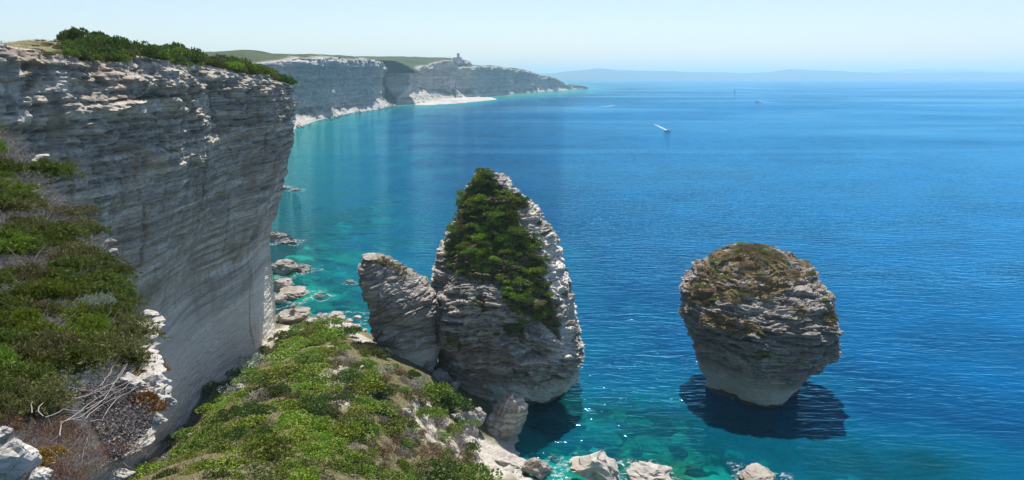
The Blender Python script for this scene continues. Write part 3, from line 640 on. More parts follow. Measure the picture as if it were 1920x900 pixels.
# ------------------------------------------------------------------ boulders
def boulder_mesh(seed, sub=4, lay=0.0, mat='shore_rock', cuts=17, flat=True):
    import bmesh
    bm = bmesh.new(); bmesh.ops.create_icosphere(bm, subdivisions=sub, radius=1.0)
    V = np.array([v.co[:] for v in bm.verts]); rg = np.random.RandomState(seed)
    for k in range(cuts):
        n = rg.randn(3); n /= np.linalg.norm(n); c = 0.48 + 0.34 * rg.rand(); dt = V @ n; ex = np.clip(dt - c, 0, None); V = V - ex[:, None] * n * 0.92
    x, y, z = V.T; nn = V / np.linalg.norm(V, axis=1, keepdims=True)
    d = 0.10 * noise(x * 1.6, y * 1.6, z * 1.6, seed) + 0.08 * fbm(x * 4, y * 4, z * 6, seed + 1, 4, 0.6) - 0.10 * np.clip(1 - np.abs(noise(x * 2.6, y * 2.6, z * 2.6, seed + 5)) * 9, 0, 1)
    cw, ew = worley(x * 2.2, y * 2.2, z * 2.8, seed + 6); d = d + 0.07 * cw - 0.05 * np.exp(-(ew / 0.07) ** 2)
    t1 = np.clip(0.85 + 0.15 * cw, 0, 1)
    if lay:
        p, j, t1 = strata(z + 0.1 * noise(x, y, z, seed + 2), np.arctan2(y, x) * 2, seed + 3, 0.06, 0.26, 0.7, -3, 3)
        d = d + lay * p - lay * 0.9 * np.exp(-(0 * z)) * 0 - lay * j * 0.6; t1 = 0.55 + 0.45 * t1
    V = V + nn * d[:, None]
    fc = np.array([[v.index for v in f.verts] for f in bm.faces]); bm.free(); o = np.ones(len(V))
    return mesh_np('boulder', V, fc, M[mat], not flat, dict(tone=t1, white=o * 0, stain=o * 0.3, soil=o * 0))
BM = {}
def boulder(px, py, z, size, seed, mat, label, group=None, lay=0.06, rot=(0, 0, 0), name='boulder', Yd=None, sub=4, sink=0.0, cat='boulder', flat=True):
    key = (seed, mat, lay, sub)
    if key not in BM: BM[key] = boulder_mesh(seed, sub, lay, mat, flat=flat)
    p = PY(px, py, Yd) if Yd else PZ(px, py, z)
    o = ob(name, BM[key], None, (p[0], p[1], p[2] - sink), rot, tuple(size)); tag(o, label, cat, group); return o
def mpp(p): return (p[1] * CT - (p[2] - H) * ST) / F          # metres per photo pixel at a point
def pxboulder(px, py, z, w, h, seed, mat, label, group=None, lay=0.06, rot=(0, 0, 0), dk=0.9, Yd=None, sub=4, cat='boulder', name='boulder', flat=True):
    p = PY(px, py, Yd) if Yd else PZ(px, py, z); m = mpp(p)
    return boulder(px, py, z, (w * m * 0.6, w * m * 0.6 * dk, h * m * 0.6), seed, mat, label, group, lay, rot, name, Yd, sub, cat=cat, flat=flat)

# rocks awash left of the stacks
for q in [(532,351,26,10,'low dark rock awash just off the cliff edge'),(557,356,20,6,'small flat dark rock awash beside another low rock'),
          (520,446,44,30,'jagged dark rock rising from the turquoise cove'),(542,452,36,16,'low dark shoulder of rock in the turquoise cove'),
          (535,505,58,30,'cracked grey rock with pale left end on the cove shore'),(566,503,40,22,'smooth grey rock reaching right into the cove'),
          (528,538,46,34,'pale grey broken rock at the cliff foot'),(548,550,72,22,'long dark shelf rock pointing into the cove'),(524,562,34,18,'small brown rock between cliff and shelf rock'),
          (552,592,56,38,'big rounded pale boulder at the head of the spur'),(549,574,14,8,'small white stone on top of the rounded boulder')]:
    seed = int(q[0] * 7 + q[1]) % 97
    z = {592: 4.6, 574: 7.2}.get(q[1], 0.7)
    pxboulder(q[0], q[1], z, q[2], q[3], seed, 'shore_rock', q[4], None, 0.07, (0, 0, seed))
for q in [(606,592,34,14),(628,590,30,12),(640,596,22,10),(655,601,18,9),(585,600,26,9),(668,612,20,10),(684,622,18,11),(672,596,16,8)]:
    pxboulder(q[0], q[1], spur_h(*PZ(q[0], q[1], 9)[:2]) + 0.2, q[2], q[3], q[0] % 5 + 3, 'white_rock', 'white limestone rock along the pale crest at the head of the spur', 'white rocks on the spur crest', 0.05, (0, 0, q[0]))
# rocks at the foot of the tall stack
for px, py, z, w, h, mat, lay, rot, lab in [
    (942,798,3.2,76,112,'stack',0.12,(0.1,0.28,0.5),'grey striped slab of rock standing under the tall stack'),
    (866,806,5.0,84,84,'white_rock',0.05,(0.2,-0.3,0.3),'white angular boulder left of the striped slab'),
    (892,788,6.0,38,56,'white_rock',0.05,(0.3,0.4,0.9),'white pointed boulder leaning on the striped slab'),
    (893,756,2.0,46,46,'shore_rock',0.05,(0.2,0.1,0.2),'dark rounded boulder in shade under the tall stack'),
    (860,838,5.0,36,44,'white_rock',0.05,(0.1,0.1,0.9),'white block at the top of the rubble below the spur'),
    (948,866,1.6,92,36,'white_rock',0.06,(0.0,0.22,0.1),'flat white slab lying below the striped slab'),
    (900,868,2.4,44,34,'white_rock',0.05,(0.1,0.2,0.4),'white block left of the flat white slab'),
    (955,888,1.2,60,30,'white_rock',0.06,(0,0,1.4),'white rubble block at the bottom edge below the flat slab'),
    (1012,880,0.8,54,44,'shore_rock',0.06,(0.1,0.3,0.2),'brown tinted rock at the water edge near the dark shadow'),
    (1118,880,1.0,128,66,'white_rock',0.09,(0.05,0.25,-0.4),'large pale ridged boulder at the bottom edge in clear water'),
    (1222,890,0.5,100,42,'white_rock',0.08,(0.05,0.1,0.3),'pale flat boulder right of the large ridged one'),
    (1422,895,0.4,88,30,'shore_rock',0.08,(0,0.1,0.2),'brown boulder alone at the bottom edge right of the others')]:
    pxboulder(px, py, z, w, h, (px * 3) % 89, mat, lab, None, lay, rot)
# rock outcrops on the spur
rg = random.Random(4)
for i in range(26):
    q = rg.choice([(785,775,30,45),(835,825,28,40),(630,700,18,50),(640,745,20,20),(420,735,60,40),(330,810,30,30),(500,655,25,20),(690,720,30,60),(760,860,50,35),(560,720,90,90)])
    px, py = q[0] + rg.uniform(-q[2], q[2]), q[1] + rg.uniform(-q[3], q[3]); z = 14.0
    for _ in range(12): z = 0.5 * z + 0.5 * float(spur_h(*PZ(px, py, z)[:2]))
    w = rg.uniform(9, 26)
    pxboulder(px, py, z + 0.1, w, w * rg.uniform(0.45, 0.8), rg.randrange(3, 8), 'white_rock', 'pale limestone outcrop poking through the scrub of the spur', 'pale outcrops on the spur', 0.05, (rg.uniform(-0.3, 0.3), rg.uniform(-0.3, 0.3), rg.uniform(0, 6)))
# rocks under the clear water
def sunk(o, z):
    s_ = list(o.scale); s_[1] = max(s_[1], o.scale[2] * 1.6); s_[2] = min(o.scale[2], 0.9); o.scale = s_; o.location.z = z - s_[2] * 0.6
for i, (px, py, z, w, h) in enumerate([(1262,752,-2.2,52,66),(1235,760,-2.6,44,60),(1250,722,-2.6,44,30),(1200,764,-2.5,58,24),(1120,826,-1.6,76,56),(1214,842,-1.8,60,40),(1205,730,-3.4,42,30),(1175,745,-3.4,34,22),(1090,860,-1.4,40,26),
                                       (1025,806,-1.8,70,14),(1160,800,-2.8,40,20),(1290,770,-3,30,24),(1040,850,-1.2,30,20)]):
    sunk(pxboulder(px, py, z, w, h, 11 + i % 5, 'wet_rock', 'mottled rock lying under clear green water between the stacks', 'submerged rocks between the stacks', 0.04, (0, 0, 0.3 * (i % 3)), 1.0), -0.6)
rgw = random.Random(21)
for i in range(44):
    px, py = rgw.uniform(1085, 1520), rgw.uniform(690, 895); w = rgw.uniform(16, 52)
    if 1290 < px < 1500 and py < 800: continue
    p = PZ(px, py, -1.0); o = pxboulder(px, py, -1, w, w * rgw.uniform(0.4, 0.7), 11 + i % 5, 'wet_rock', 'small mottled rock on the shallow green seabed', 'small rocks on the shallow seabed', 0.04, (0, 0, rgw.uniform(0, 6)), 1.0); sunk(o, -0.5 - 0.5 * float(bed_depth(p[0], p[1])) + 0.9 * 0.6)
for i, (px, py, z, w, h) in enumerate([(590,391,-0.9,44,8),(680,392,-0.7,56,10),(672,416,-1.2,40,10),(620,420,-1.4,30,10),(600,470,-1.4,32,12),(618,503,-1.2,40,16),(600,525,-1.0,36,14),(640,545,-1.2,40,14),(657,529,-0.2,22,14),(602,556,-0.3,34,12),(560,390,-1.5,36,12),(700,440,-2,40,12),(650,470,-2,50,14),(585,440,-1.5,28,10),(640,575,-0.6,30,12)]):
    sunk(pxboulder(px, py, z, w, h, 11 + i % 5, 'wet_rock', 'rock just under the turquoise surface of the cove', 'submerged rocks in the cove', 0.04, (0, 0, 0.3 * (i % 3)), 1.0), -0.35 if z < -0.31 else 0.1)
# rubble along the foot of the far cliffs
rg = random.Random(9)
for i in range(170):
    FCx = FC1 if i % 3 else FCB; k = rg.randrange(60 if i % 3 else 10, FCx.shape[1] - 20); r_ = rg.choice([0, 1, 2, 2, 3, 4, 6, 8]); p = FCx[r_, k]
    if p[1] < 330: continue
    s_ = rg.uniform(2.0, 5.5)
    key = (3 + i % 5, 'white_rock', 0.05, 2)
    if key not in BM: BM[key] = boulder_mesh(key[0], 2, 0.05, 'white_rock')
    tag(ob('boulder', BM[key], None, (p[0], p[1], p[2] + 0.5), (rg.random(), rg.random(), 6 * rg.random()), (s_, s_ * 0.8, s_ * 0.6)), 'white boulder in the rubble along the foot of the far cliffs', 'boulder', 'rubble under the far cliffs')

# ------------------------------------------------------------------ near ledge with the viewer's slope
RIMPX = [(-60,205,30),(0,242,26),(60,285,23.5),(130,352,20),(190,432,17),(230,492,15),(268,565,13),(296,608,12),(296,690,10.5),(308,745,9.5),(292,805,8.7),(238,862,7.5),(175,905,6.7)]
RIM = [PY(a, b, c)[:2] for a, b, c in RIMPX]
poly = [(-62, 34), (-46, 31)] + [tuple(r) for r in RIM] + [(-0.6, 4.6), (2.5, 2.5), (5, -2), (6, -12), (-62, -12)]
LA = [PY(a, b, c) - np.array([0, 0, dz]) for a, b, c, dz in [(-60,205,30,.7),(0,242,26,.6),(60,285,23.5,.5),(130,352,20,.4),(190,432,17,.35),(230,492,15,.3),(268,565,13,.2),(296,608,12,.1),(296,690,10.5,.1),(308,745,9.5,.05),(292,805,8.7,.05),(238,862,7.5,.05),(175,905,6.7,.05),
      (0,330,19,.5),(0,420,14.5,.45),(0,520,11.5,.4),(100,450,15,.4),(100,560,11.8,.35),(190,580,12,.3),(0,640,9.3,.4),(120,660,9.8,.35),(220,680,10.2,.2),(0,760,7.0,.15),(120,780,7.7,.1),(200,780,8.3,.05),(0,880,5.6,.05),(100,880,6.2,.05)]]
LA += [np.array(q) for q in [(0, 0, 58.2), (-3, 1, 57.8), (0, 3, 57.2), (-5, -8, 59), (4, 0, 57.8), (-20, 5, 59.2), (-40, 15, 60.5), (-40, -8, 61), (-30, 22, 59.5), (-58, 30, 62.5), (-46, 29, 61.8), (-58, 0, 62)]]
LA = np.array(LA); _lf = tps(LA[:, :2] / 5, LA[:, 2])
def sdist(x, y, pl):
    d = np.full(x.shape, 1e9); n = len(pl)
    for i in range(n):
        a = np.array(pl[i]); b = np.array(pl[(i + 1) % n]); ab = b - a
        t = np.clip(((x - a[0]) * ab[0] + (y - a[1]) * ab[1]) / (ab @ ab), 0, 1)
        d = np.minimum(d, np.hypot(x - a[0] - t * ab[0], y - a[1] - t * ab[1]))
    return np.where(inpoly(x, y, pl), -d, d)
def ledge_h(x, y):
    x = np.asarray(x, float); y = np.asarray(y, float)
    return _lf(x / 5, y / 5) + 0.10 * fbm(x * 0.9, y * 0.9, 0, 71, 3)
def build_ledge():
    X, Y = np.meshgrid(np.arange(-64, 12, 0.16), np.arange(-14, 40, 0.16)); h = ledge_h(X, Y); sdv = sdist(X, Y, poly)
    V = np.stack([X, Y, h], -1).reshape(-1, 3); m = sdv < 0.05
    bare = sstep(-0.45, 0.0, sdv) * (Y < 14)
    fq = grid_faces(*X.shape); fq = fq[m.ravel()[fq].all(1)]
    us = np.unique(fq); mp = np.zeros(len(V), int); mp[us] = np.arange(len(us))
    V1 = V[us]; F1 = mp[fq]; B1 = bare.ravel()[us]
    # rim and undercut face
    pl = np.array(poly[1:-2]); t = np.linspace(0, len(pl) - 1, 420); c = np.stack([np.interp(t, range(len(pl)), pl[:, i]) for i in (0, 1)], 1)
    T = unit(np.gradient(c, axis=0)); Nn = np.stack([T[:, 1], -T[:, 0]], 1)
    if inpoly(np.array([c[200, 0] + Nn[200, 0]]), np.array([c[200, 1] + Nn[200, 1]]), poly)[0]: Nn = -Nn
    k = np.ones(25) / 25; Nn = np.stack([np.convolve(np.pad(Nn[:, i], 12, 'edge'), k, 'valid') for i in (0, 1)], 1)
    rows = []; ho = ledge_h(c[:, 0], c[:, 1]); dz = np.concatenate([[0, 0], np.linspace(0.05, 2, 16), np.linspace(2.2, 30, 50)])
    for i, q in enumerate(dz):
        inn = np.interp(q, [0, 0.3, 1.5, 4, 10, 30], [-0.08, 0.0, 0.7, 2.0, 4.0, 7.0]) if i else 0.3
        st_ = strata(ho - q + 0 * t, t * 3, 75, 0.1, 0.4, 0.5)[0]
        d_ = -inn + (0.1 * st_ + 0.12 * noise(t * 4, q * 2, 0, 76)) * min(1, q * 4)
        rows.append(np.column_stack([c + Nn * d_[:, None], ho - q - (0.02 if i else 0.06)]))
    V2 = np.concatenate(rows); F2 = grid_faces(len(dz), len(t)) + len(V1)
    B2 = np.ones(len(V2))
    struct(ob('ledge', mesh_np('ledge', np.concatenate([V1, V2]), np.concatenate([F1, F2]), M['ledge'], False, dict(bare=np.concatenate([B1, B2])))), 'near cliff top slope in the left foreground')
def Yrim(py): return float(np.interp(py, [p[1] for p in RIMPX], [p[2] for p in RIMPX]))
# white slabs and rocks on the edge
slabs = [(283,588,34,13),(292,602,40,13),(278,610,38,13),(290,617,36,14),(284,630,34,14),(272,652,50,18),(280,664,46,17),(278,676,52,18),(284,688,44,15),(292,696,40,14),(270,690,40,18),(298,682,30,12)]
for i, (px, py, w, h) in enumerate(slabs):
    pxboulder(px, py, 0, w, h, 20 + i % 4, 'white_rock', 'thin white limestone slab in the stacked edge beside the shaded cliff', 'white slabs on the near edge', 0.05, (0.1 * math.sin(i), 0.12 * math.cos(i * 2), i * 1.3), 0.9, Yrim(py) - 0.25, 3)
for px, py, w, h, dY, rot, lab in [(288,722,74,52,.3,(0.1,0.1,0.2),'white angular rock on the edge below the stacked slabs'),(244,728,58,56,.5,(0.2,0.1,0.7),'bluish shaded white rock behind the angular edge rock'),
    (296,752,56,34,.2,(0,0.15,0.4),'white rock jutting over the dark gully'),(286,742,60,36,.3,(0.1,-0.1,2.0),'white block under the angular edge rock'),(292,788,38,34,.15,(0.1,0.2,1.2),'small white rock above the long edge slab'),
    (252,838,112,24,.1,(0.05,-0.5,0.15),'long thin white slab along the bottom of the near edge'),(22,862,100,86,-.1,(0.3,0.2,0.5),'pitted white rock in the lower left corner'),(70,895,50,40,-.1,(0,0.2,1.0),'small white rock at the bottom left'),(5,815,40,50,-.2,(0.2,0.4,0.1),'shaded white rock above the corner rock'),
    (207,452,24,12,.3,(0,0,0.4),'small white stone among scrub high on the near edge'),(214,472,20,10,.3,(0,0.1,1.4),'small pale stone just below another on the near edge'),(225,890,50,24,.0,(0,0.2,0.4),'pale stone beneath the reddish heath at bottom')]:
    Yb = Yrim(py) - dY if px > 180 else (5.8 if py > 840 else 6.4)
    pxboulder(px, py, 0, w, h, (px + 2 * py) % 83, 'white_rock', lab, None, 0.06, rot, 0.9, Yb, 4)

# ------------------------------------------------------------------ plants
def quads_mesh(name, C, A, B, mats, fmat=None):
    """quads from centre C with half axes A, B"""
    n = len(C); V = np.stack([C - A - B * 0.35, C + A * 0.15 - B, C + A, C + A * 0.15 + B], 1).reshape(-1, 3)
    return mesh_np(name, V, np.arange(n * 4).reshape(n, 4), mats, False, None, fmat)
def dome_points(rg, n, nb, flat, lump):
    a = rg.rand(nb) * 2 * math.pi; r = np.sqrt(rg.rand(nb)) * 0.74; zc = flat * np.sqrt(np.clip(1 - r * r, 0, 1)) * (0.55 + 0.4 * rg.rand(nb))
    BC = np.stack([r * np.cos(a), r * np.sin(a), zc * 0.8], 1); BR = lump * (0.6 + 0.7 * rg.rand(nb))
    i = rg.randint(0, nb, n); d = unit(rg.randn(n, 3)); d[:, 2] = np.abs(d[:, 2]) * 1.1 - 0.25; d = unit(d)
    rr = 0.62 + 0.42 * rg.rand(n, 1) ** 0.6
    P = BC[i] + d * (BR[i][:, None] * rr) * np.array([1, 1, 0.85]); P[:, 2] = np.maximum(P[:, 2], -0.05)
    return P, d
def crown(seed, mat, n=1500, nb=16, flat=0.55, lump=0.3, leaf=0.07, asp=0.55, up=0.35):
    rg = np.random.RandomState(seed); P, d = dome_points(rg, n, nb, flat, lump)
    dirv = unit(d + 0.8 * rg.randn(n, 3) + np.array([0, 0, up])); s_ = unit(np.cross(dirv, rg.randn(n, 3)))
    L = leaf * (0.6 + 0.8 * rg.rand(n, 1))
    return quads_mesh('foliage', P, dirv * L, s_ * L * asp, mat)
def tufted(seed, mat, nt=330, per=15, nb=14, flat=0.6, lump=0.33, bl=0.06, bw=0.011, extra=None, tip=0.8):
    rg = np.random.RandomState(seed); T, d = dome_points(rg, nt, nb, flat, lump)
    T = np.repeat(T, per, 0); d = np.repeat(d, per, 0); n = len(T)
    L = bl * (0.5 + rg.rand(n, 1)); dirv = unit(d * tip + 0.75 * rg.randn(n, 3) + np.array([0, 0, 0.45])); s_ = unit(np.cross(dirv, rg.randn(n, 3)))
    C = T + dirv * L + rg.randn(n, 3) * bl * 0.35
    return quads_mesh('foliage', C, dirv * L, s_ * bw, mat)
def twigs(seed, mat, n=900, flat=0.6, r=0.006, ln=0.35):
    rg = np.random.RandomState(seed); d = unit(rg.randn(n, 3)); d[:, 2] = np.abs(d[:, 2]) + 0.15; d = unit(d)
    C = d * (rg.rand(n, 1) ** 0.5) * np.array([0.8, 0.8, flat]); dv = unit(d + 0.7 * rg.randn(n, 3)); s_ = unit(np.cross(dv, rg.randn(n, 3)))
    L = ln * (0.3 + 0.7 * rg.rand(n, 1)) * 0.5
    return quads_mesh('foliage', C, dv * L, s_ * r, mat)
def tube(pts, rad, sides=5):
    P = np.array(pts, float); n = len(P); T = np.gradient(P, axis=0); T = unit(T); ref = np.array([0.3, 0.2, 0.93])
    U = unit(np.cross(T, ref)); W = np.cross(T, U); a = np.linspace(0, 2 * math.pi, sides, endpoint=False)
    rad = np.asarray(rad)
    V = (P[:, None] + rad[:, None, None] * (np.cos(a)[None, :, None] * U[:, None] + np.sin(a)[None, :, None] * W[:, None])).reshape(-1, 3)
    return V, grid_faces(n, sides, True)
def branches(seed, mat, n=9, flat=0.5, r0=0.022, reach=0.85):
    rg = np.random.RandomState(seed); VV = []; FF = []; o = 0
    for k in range(n):
        a = rg.rand() * 6.28; e = reach * (0.6 + 0.5 * rg.rand()); t = np.linspace(0, 1, 7)[:, None]
        end = np.array([math.cos(a) * e, math.sin(a) * e, flat * (0.3 + 0.8 * rg.rand())])
        P = t * end + 0.10 * np.cumsum(rg.randn(7, 3), 0) * 0.45 * t + np.array([0, 0, -0.05]); V, f = tube(P, r0 * (1 - 0.8 * t[:, 0]), 4)
        VV.append(V); FF.append(f + o); o += len(V)
    return mesh_np('branches', np.concatenate(VV), np.concatenate(FF), mat, True)
def copy_tree(o, parent=None):
    c = o.copy(); COL.objects.link(c); c.parent = parent
    for ch in o.children: copy_tree(ch, c)
    return c

MID = {'bright': [crown(500 + i, M['leaf_bright'], 1700, 18, 0.5, 0.30, 0.055, 0.6) for i in range(3)],
       'mid': [crown(510 + i, M['leaf_mid'], 1600, 15, 0.55, 0.31, 0.055, 0.6) for i in range(3)],
       'dark': [crown(520 + i, M['leaf_dark'], 1600, 13, 0.62, 0.33, 0.055, 0.6) for i in range(4)],
       'olive': [crown(530 + i, M['leaf_olive'], 1500, 15, 0.5, 0.30, 0.055, 0.45) for i in range(3)],
       'grey': [twigs(540 + i, M['leaf_grey'], 1000, 0.55, 0.011, 0.34) for i in range(3)],
       'brown': [crown(550 + i, M['leaf_brown'], 1300, 15, 0.45, 0.30, 0.05, 0.35) for i in range(3)],
       'sage': [crown(560 + i, M['leaf_sage'], 1200, 13, 0.5, 0.30, 0.05, 0.4) for i in range(2)]}
rs = random.Random(11)
def size_word(r, a, b): return 'small ' if r < a else 'large ' if r > b else ''
def zone_spur(px, py):
    if py < 655: return 'near the pale crest at the head of the spur'
    if px < 430: return 'beside the shaded gully left of the spur'
    if px > 760: return 'above the rubble on the right flank of the spur'
    if py > 845: return 'at the bottom edge of the spur'
    if py < 720: return 'on the upper spur left of the fin' if px < 600 else 'on the upper spur just below the fin'
    return 'on the left side of the middle spur' if px < 580 else 'on the right side of the middle spur'
def zone_stack(px, py):
    if py < 400: return 'near the peak of the tall stack'
    if px > 960: return 'down the right of the green face on the tall stack'
    return 'on the broad green face of the tall stack' if py < 505 else 'on the lower face of the tall stack'
def zone_plateau(px): return 'on the left end of the near cliff top' if px < 130 else 'on the highest hump above the near cliff' if px < 215 else 'along the middle of the near cliff top' if px < 340 else 'on the right end of the near cliff top'
def zone_near(px, py): return 'high on the near slope' if py < 400 else 'in the middle of the near slope' if py < 560 else 'just above the dead bush on the near slope' if px > 110 else 'at the left edge of the near slope'
def shrub(kind, p, r, h, label, group, tilt=(0, 0)):
    o = ob(kind_name[kind], rs.choice(MID[kind]), None, p, (tilt[0], tilt[1], rs.uniform(0, 6.28)), (r, r * rs.uniform(0.8, 1.15), h))
    return tag(o, label, 'shrub', group)
kind_name = {'bright': 'green_shrub', 'mid': 'broadleaf_shrub', 'dark': 'evergreen_shrub', 'olive': 'olive_shrub', 'grey': 'dry_shrub', 'brown': 'brown_shrub', 'sage': 'sage_shrub'}
adj = {'bright': 'bright green low shrub', 'mid': 'mid green rounded shrub', 'dark': 'dark evergreen shrub', 'olive': 'dull olive shrub', 'grey': 'leafless grey twiggy shrub', 'brown': 'dry brown shrub', 'sage': 'silvery grey green shrub'}
# spur
BRIGHT = [[(585,605),(625,612),(660,640),(620,680),(610,735),(560,730),(480,740),(470,700),(520,660)], [(500,770),(560,775),(640,800),(650,870),(600,880),(520,820)], [(350,860),(430,840),(560,880),(600,900),(330,900)], [(655,715),(690,720),(690,775),(655,775)], [(380,745),(470,735),(470,775),(380,790)]]
DRY = [[(470,640),(515,650),(470,700),(400,745),(330,820),(300,880),(250,900),(270,850),(350,760),(420,700)], [(720,690),(760,700),(860,800),(870,870),(800,870),(760,800),(720,740)], [(600,640),(660,650),(650,690),(600,680)], [(600,690),(640,690),(640,770),(610,760)], [(690,800),(760,830),(880,890),(740,900),(660,860)]]
SPURPOLY = [(600,595),(660,620),(700,660),(770,700),(850,770),(880,830),(900,905),(240,905),(300,830),(400,735),(470,680),(500,655),(560,612)]
placed = []
def ray_spur(px, py):
    z = 14.0
    for _ in range(14): z = 0.5 * z + 0.5 * float(spur_h(*PZ(px, py, z)[:2]))
    return PZ(px, py, z)
cnt = {}
for i in range(5000):
    px, py = rs.uniform(235, 905), rs.uniform(592, 905); one = np.array([px]), np.array([py])
    if not inpoly(*one, SPURPOLY)[0]: continue
    u = rs.random(); w = rs.uniform(30, 76) * (0.6 + 0.4 * (py - 560) / 340)
    if any(inpoly(*one, q)[0] for q in BRIGHT): kind = 'bright' if u < 0.78 else 'mid'
    elif any(inpoly(*one, q)[0] for q in DRY):
        kind = 'grey' if u < 0.30 else 'olive' if u < 0.62 else 'brown' if u < 0.76 else 'mid'; w *= 0.72
        if rs.random() < 0.2: continue
    else: kind = 'mid' if u < 0.42 else 'dark' if u < 0.60 else 'olive' if u < 0.74 else 'grey' if u < 0.81 else 'sage' if u < 0.83 else 'bright'
    if any((px - a) ** 2 + (py - b) ** 2 < (0.46 * (w + c) * 0.50) ** 2 for a, b, c in placed): continue
    p = ray_spur(px, py)
    if p[2] < 3: continue
    placed.append((px, py, w)); m = mpp(p); r = w * m * 0.80
    h = r * rs.uniform(0.7, 1.05) * (0.75 if kind == 'bright' else 1.15 if kind == 'dark' else 1)
    cnt[kind] = cnt.get(kind, 0) + 1
    shrub(kind, (p[0], p[1], p[2] - 0.12 * h), r, h, size_word(r, 1.5, 2.6) + adj[kind] + ' ' + zone_spur(px, py), size_word(r, 1.5, 2.6) + adj[kind] + 's ' + zone_spur(px, py))
for i in range(60):
    px, py = rs.uniform(240, 360), rs.uniform(780, 900)
    if px < 240 + (900 - py) * 0.45: continue
    p = ray_spur(px, py); r = rs.uniform(0.5, 1.0); kind = rs.choice(['grey', 'olive', 'grey', 'brown', 'mid'])
    shrub(kind, (p[0], p[1], p[2] - 0.08), r, r * 0.8, 'small ' + adj[kind] + ' on the dry lower left flank of the spur', 'small ' + adj[kind] + 's on the dry flank')
for px, py, w in [(800,688,34),(822,706,40),(846,730,36),(812,672,26),(838,712,26)]:
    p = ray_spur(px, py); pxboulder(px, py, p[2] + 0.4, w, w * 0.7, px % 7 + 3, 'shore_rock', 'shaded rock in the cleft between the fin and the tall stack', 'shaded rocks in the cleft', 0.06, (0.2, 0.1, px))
# shaded foot of the wall
for i in range(34):
    t = rs.random(); px = 320 + 190 * t + rs.uniform(-8, 8); py = 765 - 125 * t + rs.uniform(-14, 8); p = ray_spur(px, py); r = rs.uniform(0.9, 1.7)
    shrub('dark', (p[0], p[1], p[2] - 0.1), r, r * 0.7, 'dark evergreen shrub in the shade along the foot of the near cliff', 'shrubs along the cliff foot')
# tall stack
def scatter(V, N, mask, n, mind, seed):
    rg = np.random.RandomState(seed); idx = np.where(mask)[0]; out = []; P = []
    for i in rg.permutation(idx):
        p = V[i]
        if P and np.min(np.sum((np.array(P) - p) ** 2, 1)) < mind ** 2: continue
        P.append(p); out.append(i)
        if len(out) >= n: break
    return out
bpx, bpy_ = proj(BV)
for i in scatter(BV, BN, (BSO > 0.5), 190, 1.0, 3):
    p, n = BV[i], BN[i]; x, y = bpx[i], bpy_[i]; u = rs.random()
    if 820 < x < 900 and 470 < y < 512: kind = 'bright' if u < 0.7 else 'mid'; r = rs.uniform(0.8, 1.3)
    elif y > 512 and x < 930: kind = 'brown' if u < 0.5 else 'olive' if u < 0.9 else 'grey'; r = rs.uniform(0.6, 1.0)
    else: kind = 'dark' if u < 0.28 else 'mid' if u < 0.70 else 'bright' if u < 0.88 else 'olive'; r = rs.uniform(1.0, 2.1)
    if y > 545 and x < 940: r *= 0.6
    shrub(kind, p - n * 0.15, r, r * rs.uniform(0.85, 1.3), size_word(r, 0.95, 1.6) + adj[kind] + ' ' + zone_stack(x, y), size_word(r, 0.95, 1.6) + adj[kind] + 's ' + zone_stack(x, y), (-0.5 * n[1], 0.5 * n[0]))
for i in scatter(BV, BN, (BSO < 0.5) & (BN[:, 2] > 0.12) & (BV[:, 1] < 140) & (BV[:, 2] > 15), 34, 1.3, 7):
    k = rs.choice(['mid', 'dark', 'olive', 'brown', 'olive']); r = rs.uniform(0.35, 0.85)
    shrub(k, BV[i] - BN[i] * 0.1, r, r * 0.8, 'stray ' + adj[k] + ' rooted in bare rock of the tall stack', 'stray ' + adj[k] + 's on the tall stack')
for x, y, k in [(1010,420,'dark'),(1018,440,'olive'),(1028,490,'dark'),(1060,510,'dark'),(1012,470,'mid'),(1030,600,'dark'),(850,640,'mid'),(930,780 - 150,'mid')]:
    j = np.argmin((bpx - x) ** 2 + (bpy_ - y) ** 2 + 1e6 * (BV[:, 1] > 140)); p = BV[j]
    shrub(k, p, 0.9, 0.8, 'small shrub in a crack of the white side of the tall stack', 'crack shrubs on the tall stack')
for i in scatter(FV, FN, (FSO > 0.5), 14, 0.7, 5):
    shrub('olive', FV[i], rs.uniform(0.4, 0.7), 0.4, 'small olive tuft on the crest of the leaning fin', 'tufts on the fin crest')
# islet
gpx, gpy = proj(GV)
for i in scatter(GV, GN, (GSO > 0.5), 170, 0.9, 6):
    p = GV[i]; u = rs.random(); y = gpy[i]
    kind = 'brown' if u < 0.40 else 'olive' if u < 0.72 else 'sage' if u < 0.80 else 'mid' if u < 0.93 else 'grey'; r = rs.uniform(0.6, 1.35) * (0.75 if y > 575 else 1); zn = 'on the domed top of the islet' if y < 575 else 'on a ledge in the side of the islet'
    shrub(kind, p + GN[i] * 0.05, r, r * rs.uniform(0.5, 0.8), size_word(r, 0.7, 1.2) + adj[kind] + ' ' + zn, size_word(r, 0.7, 1.2) + adj[kind] + 's ' + zn)
